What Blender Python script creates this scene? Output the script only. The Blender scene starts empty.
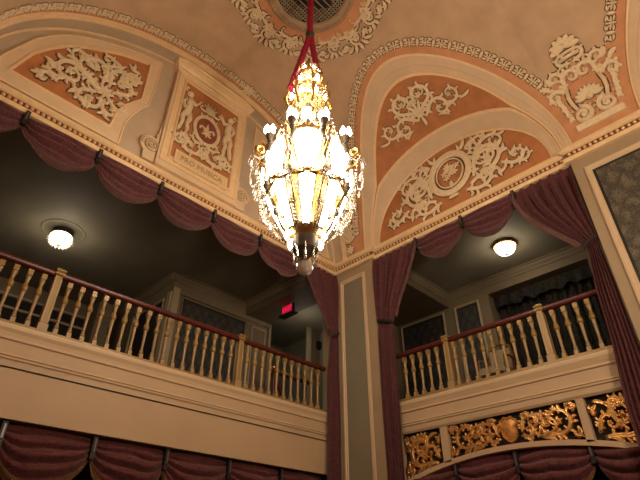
import bpy, math, random
from mathutils import Vector
random.seed(7)
PI = math.pi; TAU = 2*PI
sin, cos = math.sin, math.cos
CZ = 1.6                       # eye height; all heights below are written relative to the eye
COL = bpy.context.scene.collection
SC = bpy.context.scene

# ------------------------------------------------------------------ materials
def mat(name, col, rough=0.7, metal=0.0, var=0.0, scale=6.0, bump=0.0, emit=None, es=0.0, detail=4.0, spec=0.4):
    m = bpy.data.materials.new(name); m.use_nodes = True
    nt = m.node_tree; b = nt.nodes['Principled BSDF']
    b.inputs['Base Color'].default_value = (*col, 1); b.inputs['Roughness'].default_value = rough
    b.inputs['Metallic'].default_value = metal
    b.inputs['Specular IOR Level'].default_value = spec
    if var or bump:
        tc = nt.nodes.new('ShaderNodeTexCoord'); nz = nt.nodes.new('ShaderNodeTexNoise')
        nz.inputs['Scale'].default_value = scale; nz.inputs['Detail'].default_value = detail
        nt.links.new(tc.outputs['Object'], nz.inputs['Vector'])
        if var:
            r = nt.nodes.new('ShaderNodeValToRGB')
            r.color_ramp.elements[0].position = 0.3; r.color_ramp.elements[1].position = 0.7
            r.color_ramp.elements[0].color = (*[c*(1-var) for c in col], 1)
            r.color_ramp.elements[1].color = (*[min(1, c*(1+var)) for c in col], 1)
            nt.links.new(nz.outputs['Fac'], r.inputs['Fac']); nt.links.new(r.outputs['Color'], b.inputs['Base Color'])
        if bump:
            bp = nt.nodes.new('ShaderNodeBump'); bp.inputs['Strength'].default_value = bump
            bp.inputs['Distance'].default_value = 0.02
            nt.links.new(nz.outputs['Fac'], bp.inputs['Height']); nt.links.new(bp.outputs['Normal'], b.inputs['Normal'])
    if emit:
        b.inputs['Emission Color'].default_value = (*emit, 1); b.inputs['Emission Strength'].default_value = es
    return m

def damask(name, c0, c1, freq=9.0, rough=0.75, sheen=0.0):
    """woven two-tone cloth: ogee lattice broken up by noise"""
    m = bpy.data.materials.new(name); m.use_nodes = True
    nt = m.node_tree; b = nt.nodes['Principled BSDF']; b.inputs['Roughness'].default_value = rough
    b.inputs['Specular IOR Level'].default_value = 0.25
    b.inputs['Sheen Weight'].default_value = sheen
    tc = nt.nodes.new('ShaderNodeTexCoord')
    n1 = nt.nodes.new('ShaderNodeTexNoise'); n1.inputs['Scale'].default_value = freq*1.2; n1.inputs['Detail'].default_value = 5
    nt.links.new(tc.outputs['Object'], n1.inputs['Vector'])
    n2 = nt.nodes.new('ShaderNodeTexNoise'); n2.inputs['Scale'].default_value = freq*.45; n2.inputs['Detail'].default_value = 1.5
    nt.links.new(tc.outputs['Object'], n2.inputs['Vector'])
    a = nt.nodes.new('ShaderNodeMath'); a.operation = 'MULTIPLY'; a.inputs[1].default_value = 42
    b2 = nt.nodes.new('ShaderNodeMath'); b2.operation = 'SINE'; b3 = nt.nodes.new('ShaderNodeMath'); b3.operation = 'ABSOLUTE'
    nt.links.new(n2.outputs['Fac'], a.inputs[0]); nt.links.new(a.outputs[0], b2.inputs[0]); nt.links.new(b2.outputs[0], b3.inputs[0])
    ma = nt.nodes.new('ShaderNodeMath'); ma.operation = 'MULTIPLY_ADD'; ma.inputs[1].default_value = .45
    nt.links.new(b3.outputs[0], ma.inputs[0]); nt.links.new(n1.outputs['Fac'], ma.inputs[2])
    r = nt.nodes.new('ShaderNodeValToRGB')
    e = r.color_ramp.elements; e[0].position = 0.56; e[0].color = (*c0, 1); e[1].position = 0.92; e[1].color = (*c1, 1)
    nt.links.new(ma.outputs[0], r.inputs['Fac']); nt.links.new(r.outputs['Color'], b.inputs['Base Color'])
    return m

def lattice_cloth(name, c0, c1, c2, k=(5.2, 3.4), wob=.12):
    """dark figured wall cloth: diamond trellis with curly motifs, in wall-plane object coordinates (y, z)"""
    m = bpy.data.materials.new(name); m.use_nodes = True
    nt = m.node_tree; b = nt.nodes['Principled BSDF']; b.inputs['Roughness'].default_value = 0.55
    tc = nt.nodes.new('ShaderNodeTexCoord'); sp = nt.nodes.new('ShaderNodeSeparateXYZ')
    nz = nt.nodes.new('ShaderNodeTexNoise'); nz.inputs['Scale'].default_value = 4.5; nz.inputs['Detail'].default_value = 4
    nt.links.new(tc.outputs['Object'], nz.inputs['Vector'])
    add = nt.nodes.new('ShaderNodeVectorMath'); add.operation = 'MULTIPLY_ADD'; add.inputs[1].default_value = (wob, wob, wob)
    nt.links.new(nz.outputs['Color'], add.inputs[0]); nt.links.new(tc.outputs['Object'], add.inputs[2])
    nt.links.new(add.outputs[0], sp.inputs[0])
    def M(op, a, bb=None):
        n = nt.nodes.new('ShaderNodeMath'); n.operation = op
        for i, x in enumerate((a, bb)):
            if x is None: continue
            if isinstance(x, (int, float)): n.inputs[i].default_value = x
            else: nt.links.new(x, n.inputs[i])
        return n.outputs[0]
    hor = M('ADD', sp.outputs['X'], sp.outputs['Y'])
    a = M('MULTIPLY', hor, k[0]*PI); z = M('MULTIPLY', sp.outputs['Z'], k[1]*PI)
    s1 = M('SINE', M('ADD', a, z)); s2 = M('SINE', M('SUBTRACT', a, z))
    pr = M('ABSOLUTE', M('MULTIPLY', s1, s2))
    n2 = nt.nodes.new('ShaderNodeTexNoise'); n2.inputs['Scale'].default_value = 26; n2.inputs['Detail'].default_value = 4
    nt.links.new(tc.outputs['Object'], n2.inputs['Vector'])
    n3 = nt.nodes.new('ShaderNodeTexNoise'); n3.inputs['Scale'].default_value = 6.5; n3.inputs['Detail'].default_value = 2.5
    nt.links.new(tc.outputs['Object'], n3.inputs['Vector'])
    ct = M('ABSOLUTE', M('SINE', M('MULTIPLY', n3.outputs['Fac'], 40.0)))
    f = M('ADD', M('ADD', M('MULTIPLY', pr, 0.30), M('MULTIPLY', n2.outputs['Fac'], 0.55)), M('MULTIPLY', ct, .30))
    r = nt.nodes.new('ShaderNodeValToRGB'); e = r.color_ramp.elements
    e[0].position = 0.38; e[0].color = (*c0, 1); e[1].position = 0.85; e[1].color = (*c2, 1)
    q = e.new(0.6); q.color = (*c1, 1)
    nt.links.new(f, r.inputs['Fac']); nt.links.new(r.outputs['Color'], b.inputs['Base Color'])
    return m

M = {}
M['field'] = mat('ceiling_plaster', (.50, .34, .21), .8, var=.10, scale=2.2, bump=.06)
M['rust'] = mat('rust_plaster', (.42, .165, .060), .75, var=.13, scale=5, bump=.05)
M['latt'] = mat('grille_paint', (.30, .235, .155), .6)
M['ringbrown'] = mat('bronzed_plaster', (.36, .24, .14), .5, var=.1, scale=12)
M['apricot'] = mat('apricot_plaster', (.53, .25, .12), .75, var=.10, scale=5, bump=.05)
M['cream'] = mat('cream_plaster', (.66, .49, .315), .6, var=.05, scale=4, bump=.04)
M['stone'] = mat('stone_plaster', (.60, .44, .285), .7, var=.07, scale=3, bump=.05)
M['greystone'] = mat('grey_beige_plaster', (.48, .37, .26), .7, var=.07, scale=3, bump=.05)
M['gild'] = mat('gilded_moulding', (.74, .53, .30), .4, var=.06, scale=9)
M['relief'] = mat('ivory_relief', (.72, .57, .37), .55, var=.08, scale=14)
M['outline'] = mat('umber_outline', (.11, .058, .028), .8)
M['bead'] = mat('bead_gold', (.80, .52, .27), .28, metal=.25)
M['beadbed'] = mat('bead_bed_rust_shade', (.16, .06, .022), .6)  # rust bed darkened, shade under the beads put into the colour
M['parapet'] = mat('parapet_paint', (.475, .335, .205), .55, var=.03, scale=2)
M['parapet_hi'] = mat('parapet_moulding', (.57, .42, .265), .45)
M['groove'] = mat('groove_shade', (.10, .055, .03), .8)  # overhang shade inside the groove, put into its colour
M['olive'] = mat('pier_paint', (.33, .24, .145), .6, var=.04, scale=3)
M['olive_in'] = mat('pier_panel_paint', (.22, .185, .125), .6, var=.05, scale=3)
M['velvet'] = damask('burgundy_damask', (.052, .014, .017), (.115, .033, .036), 17, .8, .15)
M['velvet_lo'] = damask('burgundy_damask_low', (.055, .011, .014), (.125, .030, .031), 11, .75, .2)
M['fringe'] = mat('mauve_fringe', (.105, .045, .040), .8, var=.35, scale=60)
M['goldfringe'] = mat('bronze_fringe', (.16, .09, .035), .8, var=.35, scale=60)
M['black'] = mat('black_cord', (.012, .010, .010), .5)
M['tiegrey'] = mat('tie_steel', (.12, .11, .10), .35, metal=.4)
M['mahog'] = mat('mahogany', (.085, .015, .012), .3, var=.2, scale=12)
M['balgold'] = mat('baluster_gold', (.27, .165, .05), .4, metal=.15, var=.06, scale=20)
M['balcream'] = mat('baluster_cream', (.335, .225, .11), .45, var=.05, scale=20)
M['orn'] = mat('bright_gilding', (.74, .43, .16), .27, metal=.85, var=.12, scale=25)
M['shield'] = mat('shield_gilding', (.55, .25, .07), .4, metal=.5, var=.1, scale=12)
M['void'] = mat('black_backing', (.008, .007, .008), .7)
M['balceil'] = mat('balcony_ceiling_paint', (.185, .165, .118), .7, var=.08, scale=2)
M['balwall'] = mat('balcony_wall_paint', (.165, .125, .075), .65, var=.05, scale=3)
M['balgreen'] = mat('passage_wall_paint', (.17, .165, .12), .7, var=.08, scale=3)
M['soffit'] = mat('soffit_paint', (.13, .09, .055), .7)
M['casing'] = mat('door_casing', (.34, .27, .17), .5)
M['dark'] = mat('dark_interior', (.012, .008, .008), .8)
M['wallcloth'] = lattice_cloth('figured_wall_cloth', (.030, .026, .021), (.075, .063, .044), (.15, .125, .085), (3.2, 2.5), .30)
M['wallcloth_dk'] = lattice_cloth('dark_figured_cloth', (.010, .010, .010), (.032, .030, .026), (.065, .055, .042), (4, 2.6))
M['drape'] = damask('charcoal_drape', (.006, .006, .006), (.030, .026, .019), 10, .8)
M['floor'] = mat('carpet', (.16, .05, .04), .9, var=.2, scale=8)
M['plain'] = mat('plain_wall', (.42, .30, .18), .7, var=.04, scale=3)
M['lampglass'] = mat('lit_alabaster_glass', (.9, .85, .75), .4, emit=(1.0, .84, .62), es=6)
M['panelglass'] = mat('lit_crystal_panel', (.9, .85, .75), .4, emit=(1.0, .85, .66), es=14)
M['bulb'] = mat('lit_bulb', (1, .9, .7), .4, emit=(1.0, .84, .64), es=38)
M['brass'] = mat('chandelier_brass', (.72, .46, .16), .25, metal=.9)
M['bronze'] = mat('chandelier_bronze', (.065, .048, .03), .6, metal=.2)
M['red'] = mat('crimson_sleeve', (.30, .006, .035), .7, var=.25, scale=14, bump=.3)
M['exit'] = mat('exit_letters', (.5, .02, .03), .4, emit=(1.0, .02, .09), es=.75)
M['exitface'] = mat('exit_face', (.15, .01, .015), .4, emit=(.8, .01, .05), es=.42)
M['medred'] = mat('medallion_red', (.27, .085, .05), .7, var=.1, scale=10)
M['tablet'] = mat('tablet_ivory', (.66, .48, .27), .6)
M['letters'] = mat('inscription_brown', (.40, .25, .11), .6)
M['upholstery'] = mat('ivory_upholstery', (.42, .34, .22), .7)
M['chairwood'] = mat('gilt_chair_wood', (.22, .11, .03), .4)

def crystal():
    m = bpy.data.materials.new('cut_crystal'); m.use_nodes = True
    nt = m.node_tree; out = nt.nodes['Material Output']; nt.nodes.remove(nt.nodes['Principled BSDF'])
    g = nt.nodes.new('ShaderNodeBsdfGlossy'); g.inputs['Roughness'].default_value = .08; g.inputs['Color'].default_value = (1, .97, .9, 1)
    t = nt.nodes.new('ShaderNodeBsdfTransparent'); t.inputs['Color'].default_value = (.74, .73, .72, 1)
    d = nt.nodes.new('ShaderNodeBsdfTranslucent'); d.inputs['Color'].default_value = (.95, .9, .8, 1)
    m1 = nt.nodes.new('ShaderNodeMixShader'); m1.inputs[0].default_value = .05
    m2 = nt.nodes.new('ShaderNodeMixShader'); m2.inputs[0].default_value = .26
    nt.links.new(t.outputs[0], m1.inputs[1]); nt.links.new(d.outputs[0], m1.inputs[2])
    nt.links.new(m1.outputs[0], m2.inputs[1]); nt.links.new(g.outputs[0], m2.inputs[2])
    nt.links.new(m2.outputs[0], out.inputs['Surface'])
    return m
M['crystal'] = crystal()
M['ballglass'] = mat('ball_crystal', (.62, .56, .52), .12, spec=.8); M['ballglass'].node_tree.nodes['Principled BSDF'].inputs['Transmission Weight'].default_value = .45

# ------------------------------------------------------------------ mesh helpers
ABS = {}
class MB:
    """collects faces (absolute coordinates, heights from the eye) and links them as one mesh object"""
    def __init__(s): s.v = []; s.f = []; s.m = []; s.s = []
    def face(s, idx, mi=0, smooth=False): s.f.append(idx); s.m.append(mi); s.s.append(smooth)
    def grid(s, rows, mi=0, smooth=True, close=False):
        """rows: list of equally long lists of points"""
        b = len(s.v); n = len(rows[0])
        for r in rows: s.v += [tuple(p) for p in r]
        for i in range(len(rows)-1):
            for j in range(n if close else n-1):
                k = (j+1) % n
                m = mi[j] if isinstance(mi, (list, tuple)) else mi
                s.face((b+i*n+j, b+i*n+k, b+(i+1)*n+k, b+(i+1)*n+j), m, smooth)
    def poly(s, pts, mi=0):
        b = len(s.v); s.v += [tuple(p) for p in pts]; s.face(tuple(range(b, b+len(pts))), mi)
    def box(s, x0, x1, y0, y1, z0, z1, mi=0):
        b = len(s.v)
        s.v += [(x, y, z) for z in (z0, z1) for y in (y0, y1) for x in (x0, x1)]
        for q in ((0,2,3,1),(4,5,7,6),(0,1,5,4),(2,6,7,3),(0,4,6,2),(1,3,7,5)): s.face(tuple(b+i for i in q), mi)
    def lathe(s, c, prof, n=16, mi=0, a0=0.0, square=False, smooth=True):
        """prof: list of (r, z) around a vertical axis at c; z is added to c.z; mi may be one per ring"""
        rows = []
        for r, z in prof:
            rows.append([(c[0]+r*cos(a0+TAU*k/n), c[1]+r*sin(a0+TAU*k/n), c[2]+z) for k in range(n)])
        for i in range(len(rows)-1):
            s.grid(rows[i:i+2], mi[i] if isinstance(mi, (list, tuple)) else mi, smooth, close=True)
        s.poly(rows[-1], mi[-1] if isinstance(mi, (list, tuple)) else mi)
        s.poly(rows[0][::-1], mi[0] if isinstance(mi, (list, tuple)) else mi)
    def tube(s, pts, r, n=6, mi=0):
        rows = []; pts = [Vector(p) for p in pts]
        for i, p in enumerate(pts):
            t = (pts[min(i+1, len(pts)-1)]-pts[max(i-1, 0)])
            if t.length < 1e-9: t = Vector((0, 0, 1))
            t.normalize()
            a = t.cross(Vector((0, 0, 1)))
            if a.length < .05: a = t.cross(Vector((1, 0, 0)))
            a.normalize(); bb = t.cross(a)
            rr = r[i] if isinstance(r, (list, tuple)) else r
            rows.append([tuple(p+a*(rr*cos(TAU*k/n))+bb*(rr*sin(TAU*k/n))) for k in range(n)])
        s.grid(rows, mi, True, close=True); s.poly(rows[0][::-1], mi); s.poly(rows[-1], mi)
    def ball(s, c, r, n=8, m=6, mi=0, sz=1.0, smooth=True):
        s.lathe(c, [(max(1e-4, r*sin(PI*i/m)), -r*sz*cos(PI*i/m)) for i in range(m+1)], n, mi, smooth=smooth)
    def build(s, name, mats, parent=None, origin=None):
        if not isinstance(mats, (list, tuple)): mats = [mats]
        if parent is not None: o0 = Vector(ABS[parent.name])
        elif origin is not None: o0 = Vector(origin)
        else:
            xs = [p[0] for p in s.v]; ys = [p[1] for p in s.v]; zs = [p[2] for p in s.v]
            o0 = Vector(((min(xs)+max(xs))/2, (min(ys)+max(ys))/2, min(zs)))
        me = bpy.data.meshes.new(name)
        me.from_pydata([tuple(Vector(p)-o0) for p in s.v], [], s.f)
        for m in mats: me.materials.append(m)
        me.polygons.foreach_set('material_index', s.m); me.polygons.foreach_set('use_smooth', s.s)
        me.update()
        o = bpy.data.objects.new(name, me); COL.objects.link(o)
        if parent is not None: o.parent = parent
        else: o.location = o0+Vector((0, 0, CZ))
        ABS[o.name] = tuple(o0)
        return o

def tag(o, label, cat, group=None):
    o['label'] = label; o['category'] = cat
    if group: o['group'] = group
    return o
def thing(name, label, cat, loc, group=None):
    o = bpy.data.objects.new(name, None); COL.objects.link(o); o.empty_display_size = .1
    o.location = Vector(loc)+Vector((0, 0, CZ)); ABS[o.name] = tuple(loc)
    return tag(o, label, cat, group)
def struct(name, mb, mats):
    o = mb.build(name, mats, None, (0, 0, 0)); o['kind'] = 'structure'; return o
def dup(src, parent, loc, recurse=False):
    """copy of a part (sharing its mesh) at an absolute place under another parent"""
    c = src.copy(); COL.objects.link(c); c.parent = parent
    c.location = Vector(loc)-Vector(ABS[parent.name]) if parent else Vector(loc)+Vector((0, 0, CZ))
    ABS[c.name] = tuple(loc); return c
def lerp(a, b, t): return a+(b-a)*t
def smooth(t): return t*t*(3-2*t)
def interp(tab, x):
    if x <= tab[0][0]: return tab[0][1]
    for (a, b), (c, d) in zip(tab, tab[1:]):
        if x <= c: return b+(d-b)*(x-a)/(c-a)
    return tab[-1][1]

# ------------------------------------------------------------------ the place: dimensions
XR, YL = 7.40, 6.84            # faces of the piers on the right wall / plane of the end wall (left in view)
XO = 7.48                      # plane of the right-hand opening, set back from the pier faces
XC, AV, HV, ZS = 3.43, 3.97, 3.10, 6.10   # elliptical barrel vault: axis, half span, rise, springing
XW = XC-AV                     # opposite side wall
YC = 3.53                      # centre of the bay
YB = -4.8                      # back of the room
OC = (3.43, 3.66)              # chandelier axis
BAYS = (YC, YC-5.79)

# arc-length table of the vault section (phi = 0 on the right springing, pi on the left)
NT = 720
PH = [PI*i/NT for i in range(NT+1)]; ST = [0.0]
for i in range(NT):
    a, b = PH[i], PH[i+1]
    ST.append(ST[-1]+math.hypot(AV*(cos(b)-cos(a)), HV*(sin(b)-sin(a))))
STOT = ST[-1]
def s2phi(s):
    if s <= 0: return s/HV
    if s >= STOT: return PI+(s-STOT)/HV
    lo, hi = 0, NT
    while hi-lo > 1:
        m = (lo+hi)//2
        if ST[m] <= s: lo = m
        else: hi = m
    return lerp(PH[lo], PH[hi], (s-ST[lo])/(ST[hi]-ST[lo]))
def phi2s(p):
    i = min(NT-1, max(0, int(p/PI*NT))); return lerp(ST[i], ST[i+1], p/PI*NT-i)
def vault(y, s, h=0.0):
    p = s2phi(s); nx, nz = -cos(p)/AV, -sin(p)/HV; l = math.hypot(nx, nz)
    return (XC+AV*cos(p)+h*nx/l, y, ZS+HV*sin(p)+h*nz/l)
def left_wall(x, z, h=0.0): return (x, YL-h, z)
def right_wall(y, z, h=0.0): return (XO-.03-h, y, z)

# ------------------------------------------------------------------ plaster ornament
class Orn:
    """flat scrollwork drawn as tapering strokes, then raised and laid on a surface"""
    def __init__(s, out=0.012): s.st = []; s.out = out*1.15
    def stroke(s, pts, w, h=1.0): s.st.append((pts, w, h))
    def curl(s, p, ang, L, turn, w, w1=.25, pw=1.6, n=20, bud=True, h=1.0):
        pts = [p]; x, y = p; a = ang
        for i in range(n):
            t = (i+.5)/n
            a += turn*((1+pw)*t**pw)/n
            x += cos(a)*L/n; y += sin(a)*L/n; pts.append((x, y))
        s.stroke(pts, [w*lerp(1, w1, (i/n)**1.2)*min(1, .35+3*i/n) for i in range(n+1)], h)
        if bud: s.disc((x, y), w*.62)
        return pts
    def disc(s, c, r, n=9, h=1.1):
        s.st.append((('disc', c, r), None, h))
    def leaf(s, p, ang, L, w, bend=.6, h=.85):
        n = 8; pts = [p]; x, y = p; a = ang
        for i in range(n):
            a += bend/n; x += cos(a)*L/n; y += sin(a)*L/n; pts.append((x, y))
        s.stroke(pts, [w*max(.06, sin(PI*min(1, (.12+.88*i/n))**.8)) for i in range(n+1)], h)
    def comma(s, p, ang, L, w, bend, h=.9):
        """acanthus lobe: thin root, swelling, rolled over at the tip"""
        n = 9; pts = [p]; x, y = p; a = ang
        for i in range(n):
            a += bend*(.5+1.1*i/n)/n; x += cos(a)*L/n; y += sin(a)*L/n; pts.append((x, y))
        s.stroke(pts, [w*(.40, .62, .82, .97, 1.05, 1.08, 1.05, .96, .74, .30)[i] for i in range(n+1)], h)
    def scroll(s, p, ang, L, turn, w, leaves=4, sub=True):
        """rinceau: a stem that winds into a volute with a rosette, lobes peeling from its outer side"""
        sg = 1 if turn > 0 else -1
        R = 1.30*L/abs(turn); tot = max(4.2, abs(turn)*1.25)
        pts = [p]; x, y = p; a = ang; ws = [w*.75]
        for i in range(6):
            a -= sg*.07; x += cos(a)*L*.045; y += sin(a)*L*.045; pts.append((x, y)); ws.append(w*(.8+.05*i))
        n = 26; dth = tot/n
        for i in range(n):
            q = i/n; r = R*(1-.80*q)
            a += sg*dth; x += cos(a)*r*dth; y += sin(a)*r*dth; pts.append((x, y)); ws.append(w*lerp(1.05, .42, q))
        s.stroke(pts, ws)
        c = (x-sin(a)*sg*R*.16, y+cos(a)*sg*R*.16)
        s.flower(c, max(w*1.3, R*.36), 5, ang)
        N = len(pts); m = leaves+1
        for k in range(m):
            i = min(N-2, 2+int((N*.50)*k/max(1, m-1)))
            t = math.atan2(pts[i+1][1]-pts[i][1], pts[i+1][0]-pts[i][0])
            q = 1-.45*k/m
            s.comma((pts[i][0]+cos(t-sg*1.57)*ws[i]*.7, pts[i][1]+sin(t-sg*1.57)*ws[i]*.7), t-sg*.35, R*.62*q, w*.74, -sg*1.9)
            if sub and k % 2 == 0:
                s.comma((pts[i][0]+cos(t+sg*1.57)*ws[i]*.5, pts[i][1]+sin(t+sg*1.57)*ws[i]*.5), t+sg*.5, R*.38*q, w*.55, sg*1.5)
        return pts
    def flower(s, c, r, n=6, ph=0):
        for k in range(n): s.leaf((c[0]+.2*r*cos(ph+TAU*k/n), c[1]+.2*r*sin(ph+TAU*k/n)), ph+TAU*k/n, r*.8, r*.30, 0)
        s.disc(c, r*.3, h=1.3)
    def ring(s, c, rx, ry, w, n=40, h=1.0):
        s.stroke([(c[0]+rx*cos(TAU*k/n), c[1]+ry*sin(TAU*k/n)) for k in range(n+1)], [w]*(n+1), h)
    def mirror(s, cx, start=0):
        for pts, w, h in list(s.st[start:]):
            if isinstance(pts[0], str): s.st.append((('disc', (2*cx-pts[1][0], pts[1][1]), pts[2]), None, h))
            else: s.st.append(([(2*cx-a, b) for a, b in pts], w, h))
    def xform(s, fn, start=0):
        for i in range(start, len(s.st)):
            pts, w, h = s.st[i]
            if isinstance(pts[0], str): s.st[i] = (('disc', fn(pts[1]), pts[2]), w, h)
            else: s.st[i] = ([fn(p) for p in pts], w, h)
    def mesh(s, mapf, hh=.03, base=.004, outline=True, ws=.76):
        mb = MB()
        for pts, w, h in s.st:
            if isinstance(pts[0], str):
                _, c, r = pts; n = 9; r *= lerp(1, ws, .5)
                rows = []
                for rr, z in ((1, 0), (.85, .6), (.5, .95), (.02, 1.05)):
                    rows.append([mapf(c[0]+r*rr*cos(TAU*k/n), c[1]+r*rr*sin(TAU*k/n), base+.004+hh*h*z) for k in range(n)])
                mb.grid(rows, 0, True, close=True)
                if outline:
                    R = r+s.out
                    mb.poly([mapf(c[0]+R*cos(TAU*k/n), c[1]+R*sin(TAU*k/n), base) for k in range(n)], 1)
                continue
            N = len(pts); rows = []; ro = []
            closed = math.hypot(pts[0][0]-pts[-1][0], pts[0][1]-pts[-1][1]) < 1e-6 and N > 8
            for i in range(N):
                if closed: a, b = pts[(i-1) % (N-1)], pts[(i+1) % (N-1)]
                else: a, b = pts[max(0, i-1)], pts[min(N-1, i+1)]
                tx, ty = b[0]-a[0], b[1]-a[1]; l = math.hypot(tx, ty) or 1
                nx, ny = -ty/l, tx/l; x, y = pts[i]; ww = w[i]*ws
                rows.append([mapf(x+nx*ww*q, y+ny*ww*q, base+.004+hh*h*z) for q, z in ((-1, 0), (-.78, .80), (-.42, 1), (0, .52), (.42, 1), (.78, .80), (1, 0))])
                wo = ww+s.out; ro.append([mapf(x-nx*wo, y-ny*wo, base), mapf(x+nx*wo, y+ny*wo, base)])
            if not closed:
                for e_ in (0, N-1):
                    a, b = pts[max(0, e_-1)], pts[min(N-1, e_+1)]; tx, ty = b[0]-a[0], b[1]-a[1]; l = math.hypot(tx, ty) or 1
                    ex, ey = tx/l, ty/l; g_ = -1 if e_ == 0 else 1; ww = w[e_]*ws
                    cap = [mapf(pts[e_][0]-ey*ww*q*.8+ex*g_*ww*.45, pts[e_][1]+ex*ww*q*.8+ey*g_*ww*.45, base) for q in (-1, -.78, -.42, 0, .42, .78, 1)]
                    if e_ == 0: rows.insert(0, cap)
                    else: rows.append(cap)
            mb.grid(rows, 0, True)
            if outline: mb.grid(ro, 1, False)
        return mb
RM = [M['relief'], M['outline']]

# ================================================================== SETTING
mb = MB(); mb.poly([(XW-1, YB-1, -CZ), (13, YB-1, -CZ), (13, 14, -CZ), (XW-1, 14, -CZ)]); struct('floor', mb, M['floor'])

# ---- barrel vault with the lunettes cut out of its right flank
LA, LH = 2.36, 2.67            # groin, seen in elevation: half width, rise
ZG = 6.12
def groin(yc, t):
    z = ZG+LH*sin(t)
    return yc+LA*cos(t), math.asin(min(1, max(0, (z-ZS)/HV)))
mb = MB(); ROWS = 26
def column(y, ph0): return [vault(y, lerp(phi2s(ph0), STOT/2, k/ROWS)) for k in range(ROWS+1)]
ys = []
cols = []
edges = [YL+.02]
for yc in BAYS:
    y1 = yc+LA
    for k in range(4): cols.append(column(lerp(edges[-1], y1, k/4), 0))
    for k in range(65): y, p = groin(yc, PI*k/64); cols.append(column(y, p if 0 < k < 64 else 0))
    edges.append(yc-LA)
for k in range(5): cols.append(column(lerp(edges[-1], YB, k/4), 0))
mb.grid(cols, 0, True)
mb.grid([[vault(y, lerp(STOT/2, STOT, k/40)) for k in range(41)] for y in (YL+.02, 4, 1, -2, YB)], 0, True)
struct('ceiling', mb, [M['field']])

# ---- lunette vaults: ruled from the groin to the wall arch, banded cream / rust / cream
IA, IH, ZI, XI = 1.96, 1.66, 6.14, XO-.03
def lun_pt(yc, t, d, off=0.0, frm='outer'):
    """point on the lunette soffit at distance d from its outer (or inner) edge, lifted by off"""
    y, p = groin(yc, t); O = Vector((XC+AV*cos(p), y, ZS+HV*sin(p)))
    I = Vector((XI, yc+IA*cos(t), ZI+IH*sin(t)))
    L = (I-O).length
    f = d/L if frm == 'outer' else 1-d/L
    P = O.lerp(I, f)
    y2, p2 = groin(yc, min(PI, t+.02)); T = Vector((XC+AV*cos(p2), y2, ZS+HV*sin(p2)))-O
    y3, p3 = groin(yc, max(0, t-.02)); T = T-(Vector((XC+AV*cos(p3), y3, ZS+HV*sin(p3)))-O)
    N = T.cross(I-O)
    if N.length < 1e-6: N = Vector((-1, 0, 0))
    N.normalize()
    if N.z > 0 or (abs(N.z) < .05 and (P.y-yc)*N.y > 0): N = -N
    return P+N*off, L
WO, WI = .52, .46
def lunette(yc, name):
    mb = MB(); rows = []
    mats = None
    TT = [PI*(.5-.5*cos(PI*k/60)) for k in range(61)]
    TT = [PI*k/72 for k in range(73)]
    for t in TT:
        t = min(PI-.012, max(.012, t))
        _, L = lun_pt(yc, t, 0)
        k = min(1, L/(WO+WI+.02))
        prof = [(0, .0), (.0, .035), (.05*k, .035), (.06*k, .012), (.27*k, .012), (.285*k, .0), (.44*k, -.004), (.45*k, .025), (.51*k, .025), (.52*k, 0)]
        pin = [(.46*k, 0), (.45*k, .025), (.40*k, .025), (.39*k, 0), (.05*k, 0), (.045*k, .03), (0, .03), (0, 0)]
        row = [tuple(lun_pt(yc, t, d*1.0, o)[0]) for d, o in prof]
        row += [tuple(lun_pt(yc, t, d, o, 'inner')[0]) for d, o in pin]
        rows.append(row)
    n1 = [1, 1, 1, 0, 0, 0, 1, 1, 1]; mi = n1+[2]+[1, 1, 1, 0, 1, 1, 1]
    mb.grid(rows, mi, False)
    struct(name, mb, [M['stone'], M['gild'], M['rust']])
lunette(BAYS[0], 'lunette_vault'); lunette(BAYS[1], 'lunette_vault')

# ---- rust bands painted round the groins, and the solid pendentives between them (2 mm of paint)
def groin_s(yc, t):
    y, p = groin(yc, t); return y, phi2s(p)
def groin_off(yc, t, d):
    y0, s0 = groin_s(yc, t); e = .01
    ya, sa = groin_s(yc, max(.0005, t-e)); yb, sb = groin_s(yc, min(PI-.0005, t+e))
    ty, ts = yb-ya, sb-sa; l = math.hypot(ty, ts); ny, ns = ts/l, -ty/l
    if (y0-yc)*ny+(s0-0.5)*ns < 0: ny, ns = -ny, -ns
    return y0+ny*d, s0+ns*d
GS = []        # the outward groin curves, by arc length, used by the borders
def strip(yc, d0, d1, h, t0=.03, t1=PI-.03, n=80):
    return [[vault(*groin_off(yc, lerp(t0, t1, k/n), d), h) for d in (d0, (d0+d1)/2, d1)] for k in range(n+1)]
mb = MB()
for yc in BAYS: mb.grid(strip(yc, .0, .17, .003), 0)
# pendentive between the bays, and the one in the corner
def pend(ya, yb, smax, mi=0, n=16):
    """orange field between two curves y = ya(s), yb(s)"""
    mb.grid([[vault(lerp(ya(s), yb(s), j/6), s, .004) for j in range(7)] for s in [lerp(.0, smax, k/n) for k in range(n+1)]], mi)
def y_groin(yc, side, s):
    z = ZS+HV*sin(s2phi(s)); q = min(1, max(0, (z-ZG)/LH)); return yc+side*LA*math.sqrt(max(0, 1-q*q))
pend(lambda s: y_groin(BAYS[0], -1, s)-.01, lambda s: y_groin(BAYS[1], 1, s)+.01, 1.45)
pend(lambda s: YL-.10, lambda s: y_groin(BAYS[0], 1, s)+.01, 1.45)
# band along the end arch
mb.grid([[vault(y, lerp(0.0, STOT, k/90), .003) for y in (YL-.02, 6.50, 6.375)] for k in range(91)], 0)
struct('trim_1', mb, [M['apricot']])

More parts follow.
